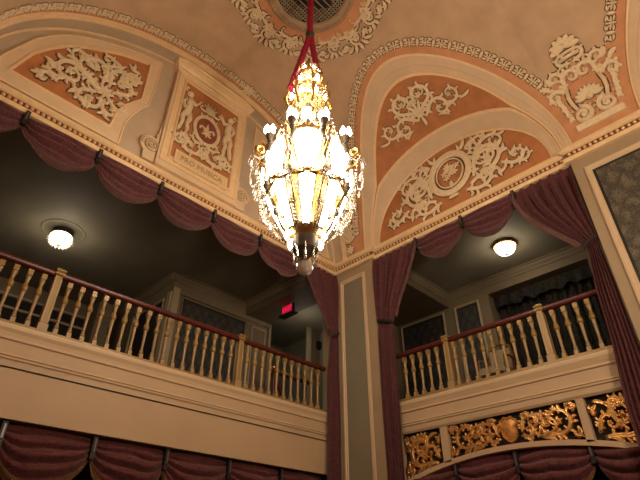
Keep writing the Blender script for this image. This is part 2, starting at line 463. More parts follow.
# ---- end wall (left in view): lunette wall above, header, pier far left
def zarch(x): q = (x-XC)/AV; return ZS+HV*math.sqrt(max(0, 1-q*q))
mb = MB()
xs = [XC-AV*cos(PI*k/64) for k in range(65)]
mb.grid([[(x, YL, 5.86), (x, YL, max(5.87, zarch(x)))] for x in xs], 0, False)
mb.box(XW, XR+.3, YL, YL+.30, 5.84, 6.1, 0)
mb.box(XW-.02, -.46, YL+.01, YL+.4, -CZ, 5.86, 0)
struct('wall_left', mb, [M['greystone']])
# gilded archivolt on the end wall
def sweep(mbx, path, prof, mi, frame):
    """prof: list of (a, b); frame(p) gives the point for a path value and profile pair"""
    mbx.grid([[frame(p, a, b) for a, b in prof] for p in path], mi, False)
mb = MB()
arcs = [lerp(0, STOT, k/90) for k in range(91)]
sweep(mb, arcs, [(.0, .03), (.28, .03), (.29, .06), (.325, .07), (.335, .035), (.35, .035), (.36, .05), (.385, .045), (.395, .003)], [1, 0, 0, 0, 0, 0, 0, 0],
      lambda s, a, b: vault(YL-a, s, b))
sweep(mb, arcs, [(0, .03), (.03, .03), (.03, .06), (0, .06)], 0, lambda s, a, b: vault(YL-a, s, b))
struct('trim_2', mb, [M['gild'], M['greystone']])

# ---- right wall: tympana, headers, piers
mb = MB()
for yc in BAYS:
    N = 48; y0, y1 = yc-IA-.06, yc+IA+.06
    mb.grid([[(XI, yc-(IA+.05)*cos(PI*k/N), 5.9), (XI, yc-(IA+.05)*cos(PI*k/N), ZI+(IH+.05)*sin(PI*k/N))] for k in range(N+1)], 1, False)
mb.box(XO+.02, XO+.3, 1.25, 5.80, 5.84, 6.12, 0)
mb.box(XR, XR+.42, 5.72, YL+.42, -CZ, 6.12, 0)             # corner pier
mb.box(XR, XR+.42, -.15, 1.32, -CZ, 6.12, 0)               # pier between the bays
mb.box(XO, XO+.3, YB, -.15, -CZ, 6.12, 0)                  # blank wall of the next bay
struct('wall_right', mb, [M['olive'], M['rust']])
mb = MB()
mb.poly([(XW, YB, -CZ), (XW, YL, -CZ), (XW, YL, ZS+.05), (XW, YB, ZS+.05)]); struct('wall_side', mb, M['plain'])
mb = MB()
mb.poly([(XW-.1, YB, -CZ), (XR+.5, YB, -CZ), (XR+.5, YB, 9.4), (XW-.1, YB, 9.4)]); struct('wall_back', mb, M['plain'])

# ---- cornice: gilt fascias with a row of beads in a rust bed darkened for shade
CP = [(0, 5.83, 1), (.07, 5.83, 1), (.085, 5.87, 1), (.085, 5.905, 1), (.06, 5.92, 1), (.045, 5.925, 0), (.045, 6.02, 0), (.075, 6.03, 1), (.10, 6.055, 1), (.10, 6.09, 1), (.06, 6.115, 1), (.05, 6.165, 1), (0, 6.17, 1)]
def cornice(name, path, step=.082):
    """path: list of (x, y) and the inward normal is to the left of travel"""
    mb = MB()
    n = len(path); rows = []
    for i, (x, y) in enumerate(path):
        ns = []
        for a, b in ((i-1, i), (i, i+1)):
            if a < 0 or b >= n: continue
            dx, dy = path[b][0]-path[a][0], path[b][1]-path[a][1]; l = math.hypot(dx, dy); ns.append((-dy/l, dx/l))
        if len(ns) == 2:
            mx, my = ns[0][0]+ns[1][0], ns[0][1]+ns[1][1]; d = mx*ns[0][0]+my*ns[0][1]; nx, ny = mx/d, my/d
        else: nx, ny = ns[0]
        rows.append([(x+nx*o, y+ny*o, z) for o, z, _ in CP])
    mb.grid(rows, [1, 1, 1, 1, 1, 0, 1, 1, 1, 1, 1, 1], False)
    for (xa, ya), (xb, yb) in zip(path, path[1:]):
        l = math.hypot(xb-xa, yb-ya); nx, ny = -(yb-ya)/l, (xb-xa)/l
        if l < .15: continue
        k = int(l/step)
        for j in range(k):
            t = (j+.5)/k
            mb.ball((lerp(xa, xb, t)+nx*.052, lerp(ya, yb, t)+ny*.052, 5.972), .030, 7, 5, 2)
    struct(name, mb, [M['beadbed'], M['gild'], M['bead']])
cornice('trim_3', [(XR, YL), (XW, YL)][::1] if False else [(XR-.0, YL-.0), (XW, YL)][::-1][::-1] and [(XW, YL), (XR, YL)][::-1])
cornice('trim_4', [(XO, YB), (XO, -.15), (XR, -.15), (XR, 1.32), (XO, 1.32), (XO, 5.72), (XR, 5.72), (XR, YL)])
cornice('trim_5', [(XW, YL), (XW, YB)])

# ---- corner pier: raised panel moulding; flat wall strip above panel
def rect_frame(mbx, mapf, u0, u1, v0, v1, prof, mi=0):
    """mitred frame: prof is (inset, height) pairs"""
    rows = []
    for ins, h in prof:
        rows.append([mapf(u0+ins, v0+ins, h), mapf(u1-ins, v0+ins, h), mapf(u1-ins, v1-ins, h), mapf(u0+ins, v1-ins, h)])
    mbx.grid(rows, mi, False, close=True)
def pier(u, v, h): return (XR-h, u, v)
mb = MB()
rect_frame(mb, pier, 5.94, 6.67, -1.2, 5.61, [(0, 0), (0, .03), (.035, .035), (.05, .015), (.075, .02), (.085, .002)])
mb.poly([pier(6.025, -1.115, .003), pier(6.585, -1.115, .003), pier(6.585, 5.525, .003), pier(6.025, 5.525, .003)], 1)
struct('trim_6', mb, [M['parapet_hi'], M['olive_in']])

# ---- balcony fronts
PP = [(.0, 1.53), (.02, 1.53), (.02, 2.095), (.0, 2.095), (.0, 2.115), (.025, 2.115), (.025, 2.20), (.045, 2.205), (.05, 2.225), (.032, 2.235), (.05, 2.245), (.04, 2.262), (.02, 2.27), (.02, 2.43), (.045, 2.44), (.05, 2.465), (.03, 2.475), (.045, 2.52), (.07, 2.565), (.075, 2.60), (.075, 2.62), (-.02, 2.63)]
PMI = [0, 0, 2, 2, 2, 0, 1, 1, 0, 1, 1, 0, 0, 1, 1, 0, 1, 1, 1, 1, 1]
mb = MB()
YF, XF = YL+.08, XO+.10
mb.grid([[(x, YF-o, z*YF/YL) for o, z in PP] for x in (XW, XR+.02)], PMI, False)
mb.box(XW, XR, YF, YF+.10, 1.56, 2.64, 0)
struct('balcony_front', mb, [M['parapet'], M['parapet_hi'], M['groove']])
def zb(y): return 1.57-.079*(y-YC)**2
mb = MB()
Q = [(o, z-.03) for o, z in PP if z > 2.1]
Q[0] = (.0, 2.05)
mb.grid([[(XF-o, y, z*XF/7.45) for o, z in Q] for y in (1.30, 5.74)], [0]+[0, 0, 1, 1, 0, 1, 1, 0, 0, 1, 1, 0, 1, 1, 1, 1, 1], False)
N = 24
ysb = [lerp(1.30, 5.74, k/N) for k in range(N+1)]
mb.grid([[(XF+.12, y, zb(y)), (XF, y, zb(y)), (XF, y, zb(y)+.075), (XF+.12, y, zb(y)+.075)] for y in ysb], 0, False)
for ya, yb in ((2.29, 2.40), (4.53, 4.67), (1.30, 1.50), (5.46, 5.74)): mb.box(XF, XF+.12, ya, yb, zb((ya+yb)/2)+.05, 2.09, 0)
mb.box(XF+.10, XF+.2, 1.30, 5.74, 1.64, 2.60, 0)
struct('balcony_front', mb, [M['parapet'], M['parapet_hi']])

# ---- inside the balconies
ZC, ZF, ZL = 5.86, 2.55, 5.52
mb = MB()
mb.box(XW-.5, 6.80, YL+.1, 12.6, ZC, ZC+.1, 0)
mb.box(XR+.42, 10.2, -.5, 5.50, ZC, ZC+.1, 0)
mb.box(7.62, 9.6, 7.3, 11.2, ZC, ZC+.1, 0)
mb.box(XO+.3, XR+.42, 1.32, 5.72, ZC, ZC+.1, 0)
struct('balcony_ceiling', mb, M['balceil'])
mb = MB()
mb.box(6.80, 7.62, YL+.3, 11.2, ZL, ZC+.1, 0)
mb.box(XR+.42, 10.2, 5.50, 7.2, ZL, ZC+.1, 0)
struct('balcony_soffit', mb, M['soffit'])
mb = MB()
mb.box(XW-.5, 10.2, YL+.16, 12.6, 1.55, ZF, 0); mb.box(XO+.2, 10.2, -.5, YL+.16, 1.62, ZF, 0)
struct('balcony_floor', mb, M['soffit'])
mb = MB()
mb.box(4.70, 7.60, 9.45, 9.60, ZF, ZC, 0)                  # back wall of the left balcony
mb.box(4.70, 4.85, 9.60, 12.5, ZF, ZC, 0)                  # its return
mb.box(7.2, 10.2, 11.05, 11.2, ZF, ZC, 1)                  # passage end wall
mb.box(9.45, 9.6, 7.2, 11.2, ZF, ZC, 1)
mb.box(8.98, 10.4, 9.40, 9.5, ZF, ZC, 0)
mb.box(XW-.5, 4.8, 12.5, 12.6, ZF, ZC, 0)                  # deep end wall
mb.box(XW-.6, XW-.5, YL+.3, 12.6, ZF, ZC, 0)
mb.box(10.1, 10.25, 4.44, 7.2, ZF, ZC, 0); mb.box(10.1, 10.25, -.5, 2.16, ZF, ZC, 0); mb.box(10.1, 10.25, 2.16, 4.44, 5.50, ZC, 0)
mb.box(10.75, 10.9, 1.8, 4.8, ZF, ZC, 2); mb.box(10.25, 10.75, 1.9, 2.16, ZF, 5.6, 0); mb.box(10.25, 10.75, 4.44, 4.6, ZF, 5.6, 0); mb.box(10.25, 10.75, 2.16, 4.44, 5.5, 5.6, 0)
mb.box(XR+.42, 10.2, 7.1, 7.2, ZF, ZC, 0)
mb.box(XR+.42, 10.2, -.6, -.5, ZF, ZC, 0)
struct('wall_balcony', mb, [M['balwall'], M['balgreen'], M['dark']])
mb = MB()                                                  # crown mouldings round the trays
def crown(xa, ya, xb, yb, nx, ny, mi=0):
    pr = [(0, ZC-.17), (.02, ZC-.17), (.03, ZC-.13), (.07, ZC-.08), (.09, ZC-.04), (.12, ZC-.03), (.12, ZC), (0, ZC)]
    mb.grid([[(x+nx*o, y+ny*o, z) for o, z in pr] for x, y in ((xa, ya), (xb, yb))], mi, False)
crown(4.58, 9.45, 6.80, 9.45, 0, -1); crown(4.70, 9.33, 4.70, 12.5, -1, 0); crown(6.80, 9.45, 6.80, YL+.3, -1, 0)
crown(10.1, -.5, 10.1, 5.5, -1, 0); crown(XR+.42, 5.5, 10.1, 5.5, 0, -1)
mb.box(4.69, 7.6, 9.41, 9.45, 5.40, 5.52, 0)
for (a, b) in ((4.70, 4.86),): mb.box(a, b, 9.40, 9.45, ZF, 5.52, 1)
mb.box(8.93, 9.05, 9.33, 9.40, ZF, ZC, 1); mb.box(7.56, 7.64, 9.40, 9.46, ZF, 5.52, 0)
mb.box(4.66, 4.70, 9.46, 9.62, ZF, 5.42, 1)
# dark opening with two pale rails, deep in the left balcony
mb.box(XW-.4, 4.60, 12.46, 12.5, ZF, 5.42, 2)
mb.box(XW-.4, 4.60, 12.42, 12.46, 5.44, 5.50, 1); mb.box(XW-.4, 4.60, 12.42, 12.46, 5.14, 5.20, 1)
mb.box(3.95, 4.30, 11.7, 12.46, ZF, 5.7, 0)
struct('trim_7', mb, [M['balwall'], M['casing'], M['dark']])

# ---- dark hall under the balconies
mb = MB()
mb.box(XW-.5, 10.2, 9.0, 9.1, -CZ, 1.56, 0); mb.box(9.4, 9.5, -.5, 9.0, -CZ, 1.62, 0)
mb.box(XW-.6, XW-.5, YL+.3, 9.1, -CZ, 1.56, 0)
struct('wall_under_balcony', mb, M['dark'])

# ================================================================== END WALL PANELS
def ray_poly(c, a, poly):
    best = 0; dx, dy = cos(a), sin(a)
    for (x0, y0), (x1, y1) in zip(poly, poly[1:]+poly[:1]):
        ex, ey = x1-x0, y1-y0; den = dx*ey-dy*ex
        if abs(den) < 1e-9: continue
        t = ((x0-c[0])*ey-(y0-c[1])*ex)/den; u = ((x0-c[0])*dy-(y0-c[1])*dx)/den
        if t > 0 and -1e-6 <= u <= 1+1e-6: best = max(best, t)
    return (c[0]+dx*best, c[1]+dy*best)
P_IN = [(0.02, 6.50), (.19, 7.09), (.38, 7.42), (.58, 7.68), (.84, 7.92), (1.11, 8.10), (1.40, 8.29), (1.73, 8.44), (1.95, 8.52), (1.97, 8.0), (1.98, 7.50), (1.86, 7.33), (1.72, 7.12), (1.64, 6.90), (1.60, 6.50)]
P_OUT = [(-.30, 6.20), (-.19, 6.68), (.09, 7.41), (.28, 7.72), (.50, 7.97), (.76, 8.18), (1.04, 8.35), (1.36, 8.52), (1.69, 8.66), (2.19, 8.80), (2.20, 8.2), (2.17, 7.45), (2.05, 7.24), (1.94, 7.0), (1.86, 6.7), (1.86, 6.20)]
def trapezoid(label, mirror):
    fx = (lambda x: 2*XC-x) if mirror else (lambda x: x)
    c = (1.25, 7.25); K = 140
    t = thing('relief_panel', label, 'wall ornament', left_wall(fx(1.1), 6.2, 0), 'scrollwork panels of the end wall')
    mb = MB()
    angs = sorted([TAU*k/K for k in range(K)]+[math.atan2(y-c[1], x-c[0]) % TAU for x, y in P_IN+P_OUT])
    rows = []
    for a in angs+angs[:1]:
        o = ray_poly(c, a, P_OUT); i = ray_poly(c, a, P_IN)
        L = math.hypot(o[0]-i[0], o[1]-i[1]); r = []
        for f, h in ((0, 0), (0, .05), (.10, .06), (.14, .045), (.80, .045), (.86, .065), (.95, .065), (1, .012)):
            r.append(left_wall(fx(lerp(o[0], i[0], f)), lerp(o[1], i[1], f), h))
        rows.append(r)
    mb.grid(rows, [0, 1, 1, 0, 1, 1, 1], False); mb.build('frame', [M['cream'], M['gild']], t)
    mb = MB(); mb.poly([left_wall(fx(x), y, .012) for x, y in P_IN]); mb.build('ground', M['rust'], t)
    o = Orn(.022)
    f = (1.36, 7.18); o.flower(f, .17, 8)
    # big scroll to the left, counter scroll into the tip, sprays up and down the right
    o.scroll((1.25, 7.12), 2.75, 1.45, 7.2, .055, 6)
    o.scroll((1.22, 7.22), 2.55, .85, -4.2, .050, 5)
    o.scroll((.80, 7.02), 3.5, .62, -4.6, .042, 3)
    o.scroll((.62, 6.80), 3.0, .45, 4.6, .035, 3)
    o.scroll((.72, 7.42), 1.7, .55, -4.6, .040, 3)
    o.scroll((1.28, 7.34), 1.75, .85, 4.8, .050, 4)
    o.scroll((1.40, 7.36), 1.45, .95, -5.0, .052, 5)
    o.scroll((1.50, 7.26), .75, .80, 5.2, .046, 4)
    o.scroll((1.62, 7.70), 1.3, .55, -4.8, .040, 3)
    o.scroll((1.25, 7.75), 1.2, .5, 4.8, .036, 3)
    o.scroll((1.44, 7.06), -.5, .55, 4.6, .044, 3)
    o.scroll((1.34, 7.02), -1.75, .60, -4.8, .044, 3)
    o.scroll((1.22, 7.06), -2.4, .62, 4.4, .044, 4)
    o.scroll((1.40, 7.0), -1.3, .50, 4.2, .040, 2)
    for x, y, a in ((1.05, 7.55, 1.9), (1.70, 8.1, 1.2), (1.5, 7.95, 2.2), (1.0, 7.3, 2.6), (1.3, 7.6, 1.4), (1.8, 7.9, .8), (.95, 6.85, 3.6), (1.75, 7.5, .2), (.5, 7.1, 2.4), (.42, 6.75, 2.9), (1.15, 6.75, -2), (1.45, 6.72, -1.2)):
        o.leaf((x, y), a, .20, .05, .8); o.leaf((x, y), a+.9, .14, .04, .6); o.leaf((x, y), a-.8, .14, .04, -.6)
    m = o.mesh(lambda u, v, h: left_wall(fx(u), v, h+.012), .045)
    m.build('scrollwork', RM, t)
trapezoid('left trapezoid panel of ivory acanthus scrolls on rust, beside the inscribed panel', False)
trapezoid('right trapezoid scroll panel on rust, half hidden behind the chandelier near the corner', True)

# ---- centre panel with medallion, figures and the inscribed tablet
t = thing('inscribed_panel', 'raised centre panel with oval fleur medallion, two figures and PRO MUSICA tablet', 'wall ornament', left_wall(XC, 6.17, 0))
mb = MB()
def lbox(mbx, x0, x1, z0, z1, h, mi=0): mbx.box(x0, x1, YL-h, YL+.01, z0, z1, mi)
X0, X1 = 2.52, 2*XC-2.52
mb.box(X0, X1, YL-.13, YL, 6.17, 8.86, 0)
rect_frame(mb, lambda u, v, h: left_wall(u, v, h), X0+.05, X1-.05, 6.30, 8.82, [(0, .13), (0, .15), (.03, .15), (.04, .135), (.13, .135), (.15, .16), (.18, .16), (.19, .132)], 1)
mb.build('pier_block', [M['cream'], M['gild']], t)
mb = MB()
cp = [(.13, 8.84), (.16, 8.86), (.16, 8.92), (.20, 8.96), (.24, 9.04), (.24, 9.08), (.27, 9.10), (.27, 9.16), (0, 9.16)]
def capring(o, z):
    e = (o-.13)
    return [(X0-e, YL, z), (X0-e, YL-o, z), (X1+e, YL-o, z), (X1+e, YL, z)]
mb.grid([capring(o, z) for o, z in cp], 0, False); mb.build('cap_moulding', M['gild'], t)
mb = MB(); mb.poly([left_wall(x, z, .136) for x, z in ((2.73, 6.44), (4.13, 6.44), (4.13, 8.68), (2.73, 8.68))]); mb.build('ground', M['rust'], t)
for sgn, nm in ((-1, 'left'), (1, 'right')):
    o = Orn(.008); bx = XC+sgn*1.04; bz = 6.56
    pts = [(bx+sgn*.165*(1-i/46)*cos(-.2+i*.36), bz+.165*(1-i/46)*sin(-.2+i*.36)) for i in range(42)]
    o.stroke(pts, [.024*(1-.5*i/42) for i in range(42)], .6); o.disc((bx, bz), .03, h=.8)
    m = o.mesh(left_wall, .05, .07, True); m.build('volute', [M['cream'], M['outline']], t)
    K = 28; mb = MB()
    out = [(bx+sgn*.185*cos(a), bz+.185*sin(a)) for a in [lerp(2.2, TAU-.9, k/K) for k in range(K+1)]] if False else None
    ol = [(XC+sgn*.90, 6.20), (bx+sgn*.10, 6.20), (bx+sgn*.12, 6.40)]
    ol += [(bx+sgn*.205*cos(a), bz+.205*sin(a)) for a in [lerp(-.75, 1.9, k/16) for k in range(17)]]
    ol += [(bx-sgn*.075, 6.80), (bx-sgn*.06, 6.86), (bx-sgn*.085, 6.90), (bx-sgn*.10, 7.02), (bx-sgn*.12, 7.2), (XC+sgn*.90, 7.40)]
    f1 = [left_wall(u, v, .0) for u, v in ol]; f2 = [left_wall(u, v, .07) for u, v in ol]
    mb.grid([f1, f2], 0, False, close=True); mb.poly(f2, 0)
    mb.build('bracket', M['cream'], t)
mc = (XC-.03, 7.62)
mp = lambda u, v, h: left_wall(u, v, h+.136)
med = MB()
K = 40
med.poly([mp(mc[0]+.25*cos(TAU*k/K), mc[1]+.33*sin(TAU*k/K), .010) for k in range(K)])
md = med.build('medallion', M['medred'], t)
o = Orn(.012); o.ring(mc, .29, .375, .052)
for k in range(26):
    a = TAU*k/26; o.disc((mc[0]+.29*cos(a), mc[1]+.375*sin(a)), .030, h=1.35)
o.mesh(mp, .03).build('medallion_ring', RM, md)
o = Orn(.008)                                              # fleur: three petals, band, foot
o.leaf((mc[0], mc[1]-.06), PI/2, .25, .055, 0)
for s_ in (-1, 1):
    o.curl((mc[0]+s_*.02, mc[1]-.06), PI/2-s_*.45, .26, -s_*3.4, .034, .5)
    o.leaf((mc[0]+s_*.01, mc[1]-.07), -PI/2+s_*.5, .13, .028, s_*.9)
o.leaf((mc[0], mc[1]-.07), -PI/2, .13, .03, 0)
o.stroke([(mc[0]-.085, mc[1]-.062), (mc[0], mc[1]-.07), (mc[0]+.085, mc[1]-.062)], [.018]*3, 1.4)
o.mesh(mp, .03).build('fleur', RM, md)
def figure(sg):
    """a standing plaster child beside the medallion, one arm raised"""
    o = Orn(.014); x = mc[0]+sg*.50
    P = lambda dx, z: (x+sg*dx, z)
    o.disc(P(.02, 8.32), .088, h=1.9)
    o.stroke([P(.0, 8.22), P(-.01, 8.10), P(-.02, 7.95), P(0, 7.82), P(.01, 7.72)], [.05, .095, .10, .105, .08], 1.9)
    o.stroke([P(-.05, 7.78), P(-.07, 7.62), P(-.03, 7.48), P(-.06, 7.34), P(-.05, 7.24)], [.06, .075, .052, .055, .03], 1.7)
    o.stroke([P(.05, 7.78), P(.09, 7.62), P(.07, 7.47), P(.10, 7.32), P(.12, 7.22)], [.06, .075, .052, .055, .03], 1.6)
    o.stroke([P(-.05, 8.16), P(-.14, 8.10), P(-.20, 8.20), P(-.25, 8.29)], [.035, .042, .034, .026], 1.6)
    o.stroke([P(.07, 8.15), P(.13, 8.02), P(.09, 7.90), P(.03, 7.86)], [.035, .042, .034, .026], 1.6)
    o.curl(P(.10, 8.36), PI/2+sg*(-.6), .16, sg*3, .03)
    return o.mesh(mp, .035)
figure(-1).build('figure', RM, t); figure(1).build('figure', RM, t)
o = Orn(.014)                                              # mask and garland over, acanthus under the medallion
o.flower((mc[0], 8.20), .12, 7)
for k in range(5): o.comma((mc[0]+.05*cos(PI/2+(k-2)*.55), 8.22+.05*sin(PI/2+(k-2)*.55)), PI/2+(k-2)*.55, .13, .03, 0)
o.curl((mc[0]+.06, 8.14), -.3, .30, 3.6, .028); o.curl((mc[0]+.05, 8.06), -1.1, .22, 2.6, .028)
o.scroll((mc[0]+.02, 7.13), -.9, .75, 5.0, .040, 4); o.scroll((mc[0]+.30, 7.05), .2, .55, -4.6, .036, 3)
o.scroll((mc[0]+.40, 6.93), .9, .42, 4.8, .034, 3); o.scroll((mc[0]+.05, 7.18), .1, .40, 4.2, .034, 3)
o.leaf((mc[0]+.1, 6.86), -.2, .22, .04, .5); o.leaf((mc[0]+.3, 6.82), .1, .2, .04, .6)
o.mirror(mc[0]); o.flower((mc[0], 6.98), .11, 6); o.leaf((mc[0], 6.9), -PI/2, .12, .04, 0)
o.mesh(mp, .035).build('scrollwork', RM, t)
mb = MB(); mb.box(2.86, 4.01, YL-.165, YL-.13, 6.43, 6.67, 0)
rect_frame(mb, lambda u, v, h: left_wall(u, v, h), 2.83, 4.04, 6.40, 6.70, [(0, .13), (0, .175), (.02, .18), (.035, .166)], 1)
tb = mb.build('tablet', [M['tablet'], M['gild']], t)
def text_mesh(name, body, size, parent, m, place, depth=.006):
    cu = bpy.data.curves.new(name, 'FONT'); cu.body = body; cu.size = size; cu.align_x = 'CENTER'; cu.align_y = 'CENTER'; cu.extrude = depth
    o = bpy.data.objects.new(name, cu); COL.objects.link(o)
    dg = bpy.context.evaluated_depsgraph_get(); dg.update()
    me = bpy.data.meshes.new_from_object(o.evaluated_get(dg)); bpy.data.objects.remove(o)
    mbx = MB(); mbx.v = [place(v.co.x, v.co.y, v.co.z) for v in me.vertices]
    for p in me.polygons: mbx.face(tuple(p.vertices), 0)
    bpy.data.meshes.remove(me)
    return mbx.build(name, m, parent)
text_mesh('inscription', 'PRO MUSICA', .165, tb, M['letters'], lambda x, y, z: (XC+x, YL-.169-z, 6.55+y))

# ================================================================== BORDERS ON THE VAULT
def border_orn(L, rep=.31):
    """egg-and-acanthus running border drawn along u = 0..L, centred on v = 0"""
    o = Orn(.013); n = int(L/rep)
    for k in range(n):
        u = (k+.5)*L/n; r = L/n
        st = len(o.st)
        o.stroke([(u, -.07), (u, -.03), (u, .03), (u, .07)], [.012, .042, .042, .012], 1.2)
        for s_ in (-1, 1):
            o.curl((u+s_*.045, -.05), s_*0 + (0 if s_ > 0 else PI), r*.36, s_*2.6, .024, .6, n=8, bud=False)
            o.leaf((u+s_*.04, .045), (0 if s_ > 0 else PI)+s_*.35, r*.34, .026, -s_*.9)
            o.leaf((u+s_*.05, .0), (0 if s_ > 0 else PI), r*.36, .022, s_*.3)
            o.leaf((u+s_*.05, -.06), (0 if s_ > 0 else PI)-s_*.5, r*.30, .024, s_*.7)
        o.disc((u+r/2, 0), .03); o.leaf((u+r/2, .02), PI/2, .075, .024, 0); o.leaf((u+r/2, -.02), -PI/2, .075, .024, 0)
    return o
# around the groins
def groin_curve(yc, d, t0, t1, n=300):
    pts = [groin_off(yc, lerp(t0, t1, k/n), d) for k in range(n+1)]; L = [0]
    for a, b in zip(pts, pts[1:]): L.append(L[-1]+math.hypot(b[0]-a[0], b[1]-a[1]))
    return pts, L
def on_curve(pts, L):
    def f(u, v, h):
        lo, hi = 0, len(L)-1
        while hi-lo > 1:
            m = (lo+hi)//2
            if L[m] <= u: lo = m
            else: hi = m
        a, b = pts[lo], pts[hi]; l = L[hi]-L[lo]; t = (u-L[lo])/l
        tx, ts = (b[0]-a[0])/l, (b[1]-a[1])/l
        return vault(a[0]+tx*l*t-ts*v, a[1]+ts*l*t+tx*v, h)
    return f
for yc, t0, t1, lab in ((BAYS[0], .17, PI-.44, 'ivory egg and leaf border round the arch over the curtained right balcony'),
                        (BAYS[1], .50, 2.3, 'ivory leaf border climbing the next arch at the upper right edge')):
    pts, L = groin_curve(yc, .215, t0, t1)
    o = border_orn(L[-1])
    tag(o.mesh(on_curve(pts, L), .026, .006).build('arch_border', RM), lab, 'ceiling border', 'leaf borders of the arches')
S0, S1 = 1.3, STOT-.6
o = border_orn(S1-S0); m = (S1-S0)/2
o.flower((STOT/2-S0-.62, .02), .17, 8)
tag(o.mesh(lambda u, v, h: vault(6.30+v, S0+u, h), .026, .006).build('arch_border', RM),
    'ivory leaf border sweeping along the wide end-wall arch on the left', 'ceiling border', 'leaf borders of the arches')

# ---- cartouche on the pendentive between the two arches
PC = (BAYS[0]+BAYS[1])/2
mpend = lambda u, v, h: vault(PC-u, v, h)                   # u to the right in view
t = thing('pendentive_cartouche', 'large ivory cartouche with shell and two volutes between the arches, upper right', 'ceiling ornament', vault(PC, .2))
mb = MB(); mb.grid([[mpend(u, v, h) for u, h in ((-.40, .004), (-.38, .05), (.38, .05), (.40, .004))] for v in (.23, .36)], 0, False); mb.grid([[mpend(u, v, h) for v, h in ((.23, .004), (.23, .05))] for u in (-.38, .38)], 0, False)
mb.build('base_slab', M['relief'], t)
o = Orn(.018)
for s_ in (-1, 1):
    st = len(o.st)
    pts = [(s_*.20+.155*(1-i/34)*cos(PI/2+s_*i*.36), .52+.155*(1-i/34)*sin(PI/2+s_*i*.36)) for i in range(32)]
    o.stroke(pts, [.045*(1-.55*i/32) for i in range(32)], 1.2)
    o.disc((s_*.20, .52), .045, h=1.5)
    for k in range(7):
        a = PI/2+s_*(-1.2+k*.42); o.disc((s_*.20+.20*cos(a), .52+.20*sin(a)), .022)
    o.stroke([(s_*.25, .66), (s_*.29, .80), (s_*.30, .95), (s_*.27, 1.10)], [.030, .034, .036, .030], 1.1)
    o.scroll((s_*.27, 1.06), PI/2-s_*1.2, .52, -s_*5.6, .042, 5)
    o.scroll((s_*.28, 1.10), PI/2+s_*.35, .62, s_*5.4, .042, 4)
    o.scroll((s_*.20, 1.34), PI/2-s_*.9, .42, -s_*5.2, .036, 4)
    o.scroll((s_*.03, 1.50), PI/2-s_*1.1, .40, s_*5.0, .034, 3)
    for q in range(4):
        o.comma((s_*(.35+.02*q), .50+.13*q), PI/2-s_*.9, .17, .040, s_*1.6); o.comma((s_*(.35+.02*q), .56+.13*q), PI/2-s_*1.9, .12, .032, -s_*1.2)
    o.comma((s_*.50, 1.20), PI/2-s_*.3, .22, .045, -s_*1.4); o.comma((s_*.42, 1.30), PI/2-s_*.9, .20, .04, s_*1.2)
    o.comma((s_*.0, 1.28), PI/2-s_*.4, .18, .035, -s_*.6)
o.mesh(mpend, .05, ws=.98).build('scrolls', RM, t)
o = Orn(.014)                                              # shell
for k in range(9):
    a = PI/2+(k-4)*.36; o.comma((.06*cos(a), .78+.06*sin(a)), a, .17, .040, 0)
o.disc((0, .80), .07); o.mesh(mpend, .05, .006, ws=.95).build('shell', RM, t)
o = Orn(.016)                                              # palmette top
o.stroke([(-.17, 1.62), (0, 1.63), (.17, 1.62)], [.035]*3, 1.2); o.stroke([(-.15, 1.70), (0, 1.71), (.15, 1.70)], [.028]*3, 1.2)
for k in range(7):
    a = PI/2+(k-3)*.42; o.comma((.06*cos(a), 1.76+.06*sin(a)), a, .20, .055, (k-3)*.25)
o.flower((0, 1.86), .12, 6)
o.mesh(mpend, .05, .006, ws=.95).build('palmette', RM, t)

# ---- drop ornament in the corner pendentive
mcor = lambda u, v, h: vault(6.30+u+.04*v, v, h)
o = Orn(.016)
o.flower((0, .24), .13, 7)
for k in range(8):
    v = .44+k*.14; q = .80+.07*k
    for s_ in (-1, 1):
        o.curl((s_*.02, v), PI/2-s_*1.2, .34*q, s_*3.6, .032, .5); o.leaf((s_*.05, v+.05), PI/2-s_*.6, .18*q, .04, s_*.7)
        o.leaf((s_*.14*q, v+.05), PI/2-s_*1.3, .12, .03, s_*.7)
    o.leaf((0, v), PI/2, .19, .04, 0); o.disc((0, v), .035)
tag(o.mesh(mcor, .04, .006).build('floral_drop', RM), 'narrow ivory flower-and-leaf drop in the corner above the tall pier', 'ceiling ornament')

# ================================================================== LUNETTE ORNAMENT
t = thing('tympanum_relief', 'ivory wreath medallion with bouquet and long scrolls on rust under the right arch', 'wall ornament', right_wall(YC, 6.2))
mty = lambda u, v, h: right_wall(YC-u, v, h)               # u to the right in view
wc = (.0, 7.04)
o = Orn(.018); o.ring(wc, .43, .48, .08)
for k in range(34):
    a = TAU*k/34; o.disc((wc[0]+.43*cos(a), wc[1]+.48*sin(a)), .034, h=1.35)
o.ring(wc, .315, .365, .02); o.ring(wc, .50, .55, .02)
o.mesh(mty, .035).build('wreath', RM, t)
o = Orn(.012)
for k in range(9):
    a = k*2.4; r = .05+.018*k; o.flower((wc[0]+r*cos(a), wc[1]+.05+r*sin(a)), .085, 5, k)
o.leaf((0, 6.80), -1.9, .14, .04, .3); o.leaf((0, 6.80), -1.2, .14, .04, -.3); o.leaf((0, 6.82), -PI/2, .18, .035, 0)
o.mesh(mty, .035).build('bouquet', RM, t)
o = Orn(.020)
o.scroll((.42, 6.50), .55, 1.75, 6.6, .055, 7)
o.scroll((.50, 6.66), 1.15, .95, -4.4, .055, 5)
o.scroll((.55, 6.95), .95, 1.05, -3.9, .05, 5)
o.scroll((1.10, 6.62), -.35, .75, 5.2, .046, 4)
o.scroll((1.35, 6.45), .05, .48, 4.6, .035, 3)
o.scroll((.30, 6.40), -.1, .75, 3.2, .05, 4)
o.scroll((.52, 7.30), 1.0, .55, -3.6, .04, 4)
